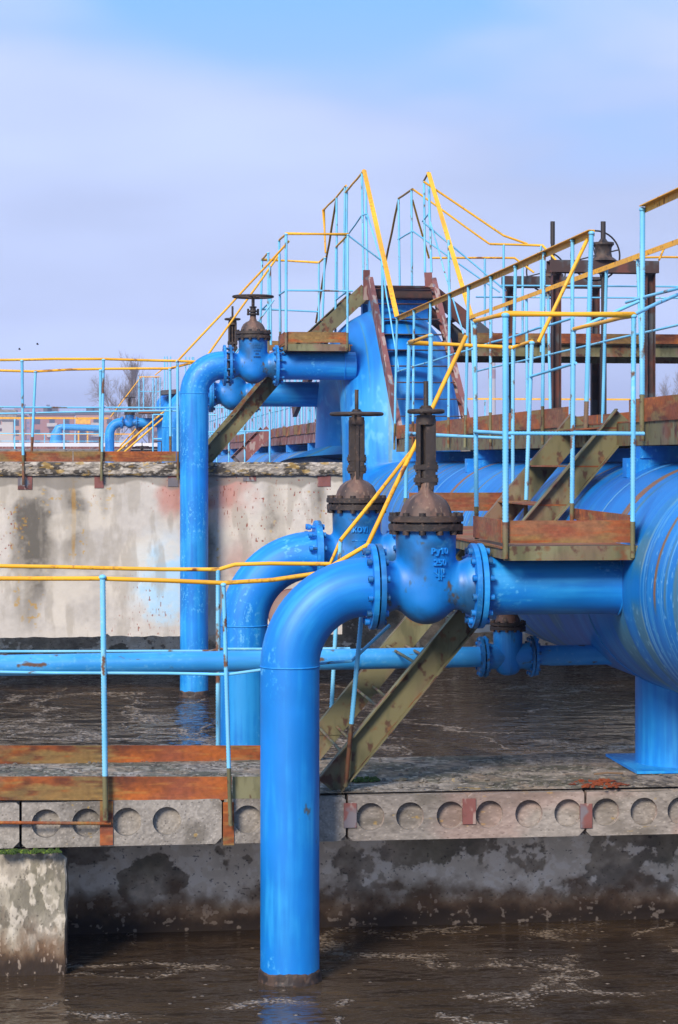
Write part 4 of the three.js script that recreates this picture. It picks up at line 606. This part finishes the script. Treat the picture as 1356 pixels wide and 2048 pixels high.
// ------------------------------------------------------------------ far wall with its railings
{
  const ZW = -20.62, mk = (x0, x1, label) => {
    const t = thing('basin_wall', label, 'wall', V((x0 + x1) / 2, -0.14, ZW)), sh = new THREE.Shape(); sh.moveTo(x0, 1.44); sh.lineTo(x1, 1.44); const bot = [];
    for (let x = x0; x <= x1; x += 0.03) bot.push([x, -0.135 + 0.035 * (fbm(x * 0.1 + 3, 0.5, 64, 4, 4, 1401) - 0.5) + (rnd() < 0.03 ? 0.03 : 0)]); bot.reverse().forEach(p => sh.lineTo(p[0], p[1])); sh.closePath();
    const g = new THREE.ExtrudeGeometry(sh, { depth: 1.15, bevelEnabled: false }); g.translate(0, 0, ZW - 1.15); part('face', boxUV(g), M.wall, t);
    const cap = new THREE.PlaneGeometry(x1 - x0, 0.13, Math.round((x1 - x0) / 0.025), 8); const p = cap.attributes.position; for (let i = 0; i < p.count; i++) { const x = p.getX(i), y = p.getY(i), e = Math.abs(y) > 0.06 ? 1 : 0.3; p.setZ(i, 0.035 * fbm(x * 0.2 + 9, y * 0.9 + 4, 64, 64, 4, 1411) - 0.02 * e); p.setY(i, y + 0.02 * e * (fbm(x * 0.15 + 7, y > 0 ? 0.2 : 0.7, 64, 8, 4, 1421) - 0.5)); } cap.computeVertexNormals(); cap.translate((x0 + x1) / 2, 1.503, ZW + 0.03);
    part('coping', [boxUV(cap), box(x0, x1, 1.445, 1.555, ZW - 0.0, ZW - 1.18)], M.cap, t); return t;
  };
  const t = mk(-9, 2.5, 'stained concrete wall with blue paint overspray behind the basin'); mk(3.72, 14, 'concrete wall behind the main pipe on the right');
  for (const [px, y0, y1, hw] of [[50, 951, 979, 14], [198, 949, 976, 9], [346, 948, 973, 10], [499, 946, 962, 13], [648, 945, 973, 13]]) { const a = at(px, y0, ZW), b = at(px, y1, ZW), w = hw * 20.8 / FOC; part('anchor_plate', box(a.x - w, a.x + w, b.y, a.y, ZW - 0.01, ZW + 0.008), M.redPrimer, t); }
  { const c = at(583, 1225, ZW + 0.02), hch = thing('hatch_cover', 'round rusty hatch cover on the far wall between the two big elbows', 'hatch', c.clone().add(V(0, -0.23, 0))); part('lid', sweep([V(c.x, c.y, ZW - 0.01), V(c.x, c.y, ZW + 0.03), V(c.x, c.y, ZW + 0.036)], [0.235, 0.235, 0.228], 40), M.redPrimer, hch); }
  single('basin_wall', box(-10, 14, -2.2, 1.2, -23.1, -23.6), M.tide, 'dark recessed concrete wall at the far end of the channel', 'wall');
  const rail = (Z, label, top, mid, posts, foot) => { const r = thing('guard_railing', label, 'railing', V(0.5, 1.56, Z)); part('top_rail', poly(line(Z, top), 0.0125, 6), M.yellow, r); part('mid_rail', poly(line(Z, mid), 0.008, 6), M.sky, r); for (const [a, y0, b, y1] of posts) post(r, at(a, y0, Z + 0.02), at(b, y1, Z + 0.02), 0.014, 0.24, false); return r; };
  const r = rail(-20.59, 'blue and yellow railing on the near edge of the far wall', [[-300, 722], [0, 720], [110, 718], [210, 718], [355, 722], [410, 724]], [[-300, 813], [0, 814], [200, 815], [355, 815]], [[44, 721, 47, 970], [207, 719, 203, 962], [355, 722, 356, 960]]);
  part('toe_board', bar(at(-300, 913, -20.6), at(145, 913, -20.6), 0.1, 0.008), M.rust, r); part('toe_board', bar(at(147, 913, -20.6), at(352, 913, -20.6), 0.1, 0.008), M.rust, r);
  rail(-21.75, 'blue and yellow railing on the back edge of the far wall', [[-300, 742], [0, 741], [70, 743], [140, 739], [200, 738], [340, 737], [408, 719]], [[-300, 826], [0, 827], [60, 826], [200, 823], [355, 822]], [[71, 743, 63, 915], [201, 740, 200, 915], [340, 738, 341, 915]]);
}

// ------------------------------------------------------------------ beyond the hump
{
  const t = thing('pipe_walkway', 'far rusty walkway with crowded blue posts along the main pipe behind the hump', 'walkway', V(3.16, 1.8, -36)), Y = 1.82, za = -25.5, zb = -52;
  for (const x of [XL, XR]) { part('side_channel', bar(V(x, Y + 0.05, za), V(x, Y + 0.05, zb), 0.12, 0.05), M.redPrimer, t); for (let z = za; z > zb; z -= 0.55) part('toe_board', bar(V(x + (x < 3 ? -0.035 : 0.035), Y + 0.18, z), V(x + (x < 3 ? -0.035 : 0.035), Y + 0.18 + rr(-0.015, 0.015), z - 0.54), 0.13, 0.01), rnd() < 0.5 ? M.redPrimer : M.rust, t); for (let z = za; z > zb; z -= 0.85) part('post', rod(V(x, 3.05, z), V(x, Y, z + rr(-0.1, 0.1)), 0.0135, 5), M.sky, t); part('top_rail', bar(V(x, 3.05, za), V(x, 3.05, zb), 0.035, 0.035), M.yellow, t); part('mid_rail', rod(V(x, 2.5, za), V(x, 2.5, zb), 0.01, 5), M.sky, t); }
  part('floor_plate', box(XL, XR, Y + 0.115, Y + 0.122, za, zb), M.rust, t); for (let z = -27; z > -52; z -= 3) part('pipe_saddle', box(XL - 0.02, XR + 0.02, 1.7, Y - 0.012, z - 0.1, z + 0.1), M.blue, t);
  stair('steel_stair', 'red primed steel stair leaning on the far walkway behind the wall', at(478, 922, -30.5), at(540, 860, -30.5), -1, 4, M.redPrimer, { h: 0.16 });
  stair('steel_stair', 'dark steel stair descending from the hump to the far walkway', V(2.6, 2.2, -26.6), V(2.85, 3.3, -24.2), -0.02, 1, M.darkSteel, { h: 0.14 });
  for (let i = 0; i < 3; i++) { const z = [-25.6, -28.4, -33][i], x = 2.2 - i * 0.1, r = thing('guard_railing', ['thin blue railing low behind the far stair, nearest of three', 'thin blue railing behind the far stair, middle of three', 'thin blue railing behind the far stair, farthest of three'][i], 'railing', V(x, 1.05, z)); for (let k = 0; k < 3; k++) part('post', rod(V(x - k * 0.5, 2.3, z), V(x - k * 0.5, 1.05, z), 0.0125, 5), M.sky, r); part('mid_rail', rod(V(x, 1.95, z), V(x - 1, 1.92, z), 0.01, 5), M.sky, r); part('top_rail', rod(V(x, 2.3, z), V(x - 1, 2.3, z), 0.012, 5), M.sky, r); }
  // distant basin: two low valves with handrails, then the third pipe bend
  gateValve(1.56, 1.17, -44.4, 'distant low gate valve beside the tall blue pipe, right of two', { wheelR: 0.2 }); gateValve(1.55, 1.17, -61.5, 'distant low gate valve behind the railing, left of two', { wheelR: 0.2 });
  const hr = (a, b, Z, label) => single('handrail', poly([at(a[0], a[1], Z), at(b[0], b[1], Z)], 0.02, 5), M.yellow, label, 'handrail');
  hr([232, 906], [352, 802], -40, 'distant yellow handrail slanting up toward the tall pipe, lower of the pair'); hr([246, 906], [354, 812], -42, 'distant yellow handrail slanting up toward the tall pipe, upper of the pair'); hr([240, 893], [272, 858], -50, 'short yellow handrail behind the distant pipe bend');
  const oy = 1.8, oz = -58.6, ox = -0.25;
  const dp = dropPipe(XP + ox, YB + oy, Z1 + oz, XV + ox - HW - GAP, 'distant blue pipe bend standing behind the rusty wall edge', { bottom: 1.0, r: 0.15, seg: 20 });
  gateValve(XV + ox, YB + oy, Z1 + oz, 'distant gate valve on the far blue pipe bend', { wheelR: 0.2 });
  const m = thing('main_pipe', 'distant blue pipe hump beyond the railings', 'pipe', V(2.8, 1.2, Z1 + oz)); part('branch', sweep([V(XV + ox + HW, YB + oy, Z1 + oz), V(2.4, YB + oy, Z1 + oz)], 0.15, 16), M.blue, m); part('shell', sweep([V(2.8, 1, Z1 + oz), V(2.8, 2.4, Z1 + oz - 0.05), V(2.8, 2.95, Z1 + oz - 0.3), V(2.8, 3.25, Z1 + oz - 0.9), V(2.8, 3.3, Z1 + oz - 3)], RM, 28), M.blue, m);
  const s1 = stair('steel_stair', 'distant rusty stair under the far pipe bend', V(XP + ox + 0.5, 1.75, Z1 + oz - 0.1), V(1.72, 2.75, Z1 + oz - 0.1), -0.9, 4, M.redPrimer, { h: 0.16 }); part('handrail', poly([at(221, 834, Z1 + oz), at(281, 755, Z1 + oz)], 0.02, 5), M.yellow, s1);
  const L = thing('steel_landing', 'distant landing with blue rails above the far pipe bend', 'platform', V(2, 2.9, Z1 + oz)), A = (a, b) => at(a, b, Z1 + oz); part('floor_plate', bar(A(278, 824), A(320, 824), 0.1, 1.8), M.rust, L); for (const a of [278, 287, 306, 312, 320]) part('post', rod(A(a, 754), A(a, 822), 0.02, 5), M.sky, L); part('top_rail', rod(A(278, 754), A(320, 754), 0.02, 5), M.yellow, L); part('mid_rail', rod(A(280, 783), A(320, 783), 0.015, 5), M.sky, L);
  const C = thing('crossing_platform', 'distant crossing rails on top of the far hump', 'platform', V(2.8, 3.3, Z1 + oz - 1)); for (const a of [329, 334, 341, 371, 378, 384, 387]) part('post', rod(A(a, a < 350 ? 713 : 714), A(a, 785), 0.022, 5), M.sky, C); part('top_rail', rod(A(310, 750), A(329, 735), 0.02, 5), M.yellow, C); part('floor_plate', bar(A(322, 786), A(352, 784), 0.14, 1.2), M.darkSteel, C);
  // far wall rim with snow
  const w = thing('basin_wall', 'distant low concrete wall with rusty edge and snow on top', 'wall', V(-10, 1.05, -70)); part('face', box(-45, 30, 1.05, 1.94, -69.5, -70.5), M.concrete, w); part('edge_beam', box(-45, 30, 1.95, 2.03, -69.45, -69.6), M.redPrimer, w); part('snow_cap', box(-45, 3, 1.942, 2.16, -70.6, -76), M.snow, w, 'white snow lying behind the rusty edge');
  const fr = (Z, y0, y1, x0, x1, step, label) => { const r = thing('guard_railing', label, 'railing', V((x0 + x1) / 2, y0, Z)); part('top_rail', bar(V(x0, y1, Z), V(x1, y1, Z), 0.05, 0.05), M.yellow, r); part('mid_rail', bar(V(x0, (y0 + y1) / 2, Z), V(x1, (y0 + y1) / 2, Z), 0.03, 0.03), M.sky, r); for (let x = x0; x <= x1; x += step) part('post', bar(V(x, y0, Z), V(x, y1, Z), 0.04, 0.04, V(1, 0, 0)), M.sky, r); };
  fr(-69.4, 1.95, 2.96, -12, 0.65, 1.6, 'distant blue and yellow railing along the snowy wall on the left'); fr(-62, 1.6, 3.42, 4, 26, 2.6, 'distant yellow topped railing seen between the sluice frame legs'); fr(-92, 2.1, 2.72, -24, 2, 1.3, 'farther yellow railing low above the snow');
  const Q = (a, b) => at(a, b, -240), lp = thing('far_pipe', 'hazy light blue pipe with raised bend beyond the snowy wall', 'pipe', Q(120, 880)); part('pipe', sweep([Q(124, 854), Q(205, 857)], 0.36, 14), M.pipeLight, lp); part('riser', sweep([Q(112, 892), Q(114, 868), Q(118, 856), Q(125, 854)], [0.8, 0.66, 0.45, 0.36], 14), M.pipeLight, lp);
}

// ------------------------------------------------------------------ trees, town, chimney, birds
function tree(name, label, pos, H, spread, poplar, n0, s) {
  seed = s; const t = thing(name, label, 'tree', pos), trunk = [], crown = []; let count = 0;
  const grow = (p, d, len, r, lvl) => {
    const pts = [p.clone()]; let q = p.clone(), dd = d.clone(); for (let k = 0; k < 3; k++) { dd.add(V(rr(-1, 1), rr(-0.6, 1), rr(-1, 1)).multiplyScalar(0.13)).normalize(); q = q.clone().addScaledVector(dd, len / 3); pts.push(q); }
    (lvl < 1 ? trunk : crown).push(sweep(pts, [r, r * 0.88, r * 0.76, r * 0.62], lvl < 2 ? 7 : 3, false)); count++;
    if (lvl >= 5 || len < H * 0.012) return; const kids = lvl === 0 ? n0 : lvl < 3 ? 5 : 4;
    for (let k = 0; k < kids; k++) { const b = lvl === 0 ? 0.15 + 0.85 * (k + 1) / kids : rr(0.35, 1), seg = Math.min(2, Math.floor(b * 3)), o = pts[seg].clone().lerp(pts[seg + 1], b * 3 - seg), az = rnd() * 6.283, tilt = poplar ? rr(0.2, 0.42) : rr(0.3, 0.85) * spread, side = V(Math.cos(az), 0, Math.sin(az)).cross(dd).normalize(), nd = dd.clone().multiplyScalar(Math.cos(tilt)).addScaledVector(side, Math.sin(tilt)).add(V(0, poplar ? 0.3 : 0.1, 0)).normalize(); grow(o, nd, len * (lvl === 0 ? rr(0.32, 0.5) : rr(0.5, 0.72)), r * 0.52, lvl + 1); }
  };
  grow(pos.clone(), V(0, 1, 0), H * 0.62, H * 0.0105, 0); part('trunk', trunk, M.bark, t); part('crown', crown, M.bark, t);
}
tree('bare_tree', 'broad bare tree in the haze left of the poplar', at(238, 905, -330).setY(1), 14, 1.05, false, 9, 77);
tree('bare_tree', 'slim bare poplar standing between two broad trees', at(270, 905, -300).setY(1), 14, 0.5, true, 13, 78);
tree('bare_tree', 'broad bare tree in the haze right of the poplar', at(300, 905, -340).setY(1), 13.5, 1.0, false, 8, 79);
tree('bare_tree', 'hazy bare tree at the right edge behind the sluice frame', at(1345, 905, -420).setY(1), 19, 0.9, false, 9, 80);
seed = 4242;
function block(label, px0, px1, pyTop, Z, mat, fl) {
  const a = at(px0, pyTop, Z), b = at(px1, pyTop, Z), H = a.y, t = thing('apartment_block', label, 'building', V((a.x + b.x) / 2, 1, Z), 'hazy town blocks on the horizon'), dep = 14, nx = Math.max(3, Math.round((b.x - a.x) / 4.2)), wins = [], bal = [];
  part('wall', box(a.x, b.x, 1, H, Z, Z - dep), mat, t); part('roof', [box(a.x - 0.3, b.x + 0.3, H, H + 0.6, Z + 0.3, Z - dep), box(a.x + 5, a.x + 8, H + 0.6, H + 2.4, Z - 4, Z - 7), box(b.x - 9, b.x - 6.5, H + 0.6, H + 2.2, Z - 4, Z - 7)], M.roof, t);
  for (let i = 0; i < nx; i++) for (let j = 0; j < fl; j++) { const x = a.x + (i + 0.5) * (b.x - a.x) / nx, y = 2.2 + (j + 0.2) * (H - 2.4) / fl; wins.push(box(x - 0.8, x + 0.8, y, y + 1.5, Z + 0.05, Z - 0.2)); if (i % 3 === 1) bal.push(box(x - 1.5, x + 1.5, y - 0.7, y + 0.3, Z + 1.1, Z + 0.06)); }
  const w = part('windows', wins, M.glass, t); w.userData.kind = 'stuff'; const q = part('balconies', bal, M.panel, t); q.userData.kind = 'stuff';
}
block('long pinkish brick apartment block behind the left railing', 60, 148, 830, -620, M.brick, 4); block('pale brick apartment block left of the bare trees', 152, 232, 829, -640, M.brick2, 4); block('tall hazy apartment slab rising behind the brick block', 28, 118, 815, -1500, M.brick, 9); block('low hazy apartment block right of the bare trees', 300, 380, 834, -700, M.brick, 4); block('pinkish apartment block at the left picture edge', -60, 50, 834, -560, M.brick2, 4); block('very distant pale block between the left posts', 120, 250, 828, -1700, M.panel, 7);
{
  const c = at(984, 905, -900), t = thing('chimney', 'pale distant factory chimney behind the pipe walkway', 'chimney', V(c.x, 1, -900)); part('shaft', lathe([[2.0, 0], [1.75, 22], [1.5, 44], [1.2, 44]], c.x, 1, -900, 20), M.panel, t); part('band', lathe([[1.66, 36], [1.62, 40]], c.x, 1, -900, 20), M.brick, t);
  const p = at(15, 890, -430), w = thing('silo_tower', 'grey concrete tower with flat head at the left edge of the town', 'tower', V(p.x, 1, -430)); part('shaft', box(p.x - 1.1, p.x + 1.1, 1, 9.6, -430, -434), M.panel, w); part('head', box(p.x - 1.8, p.x + 1.8, 9.6, 11.8, -429.6, -434.4), M.concrete, w); part('side_tower', box(p.x - 2.6, p.x - 1.1, 1, 7.4, -430, -434), M.panel, w);
  const y = at(166, 860, -400), k = thing('hoist', 'small yellow hoist frame in front of the hazy town', 'crane', V(y.x, 1, -400)); part('frame', [box(y.x - 1, y.x - 0.7, 1, 8.4, -400, -400.4), box(y.x + 0.7, y.x + 1, 1, 8.4, -400, -400.4), box(y.x - 1.4, y.x + 1.4, 8.4, 9.3, -399.8, -400.6)], M.yellow, k);
  const bird = (px, py, label) => { const c = at(px, py, -120), t = thing('bird', label, 'bird', c); part('body', sweep([c.clone().add(V(-0.08, 0.01, 0)), c.clone().add(V(0, 0, 0)), c.clone().add(V(0.05, 0.015, 0)), c.clone().add(V(0.085, 0.02, 0))], [0.005, 0.03, 0.026, 0.006], 8), M.black, t); const wing = s => { const g = new THREE.BufferGeometry(); const q = [c.x + 0.03, c.y + 0.02, c.z, c.x - 0.04, c.y + 0.02, c.z, c.x - 0.06, c.y + 0.07, c.z + s * 0.16, c.x + 0.03, c.y + 0.02, c.z, c.x - 0.06, c.y + 0.07, c.z + s * 0.16, c.x + 0.03, c.y + 0.09, c.z + s * 0.15]; g.setAttribute('position', new THREE.Float32BufferAttribute(q, 3)); g.computeVertexNormals(); return boxUV(g); }; part('wing', wing(1), M.black, t); part('wing', wing(-1), M.black, t); };
  bird(39, 699, 'lower of two tiny dark birds in the sky'); bird(75, 689, 'upper of two tiny dark birds in the sky');
}
tree('dry_shrub', 'dry leafless shrub under the far wall behind the nearest elbow', V(1.95, -0.35, -19.9), 0.55, 1.2, false, 7, 91);

const renderer = new THREE.WebGLRenderer({ antialias: true });
renderer.toneMapping = THREE.LinearToneMapping; renderer.toneMappingExposure = EXPOSURE;
renderer.shadowMap.enabled = true; renderer.shadowMap.type = THREE.PCFSoftShadowMap;
renderer.setSize(678, 1024);
renderer.render(scene, camera);
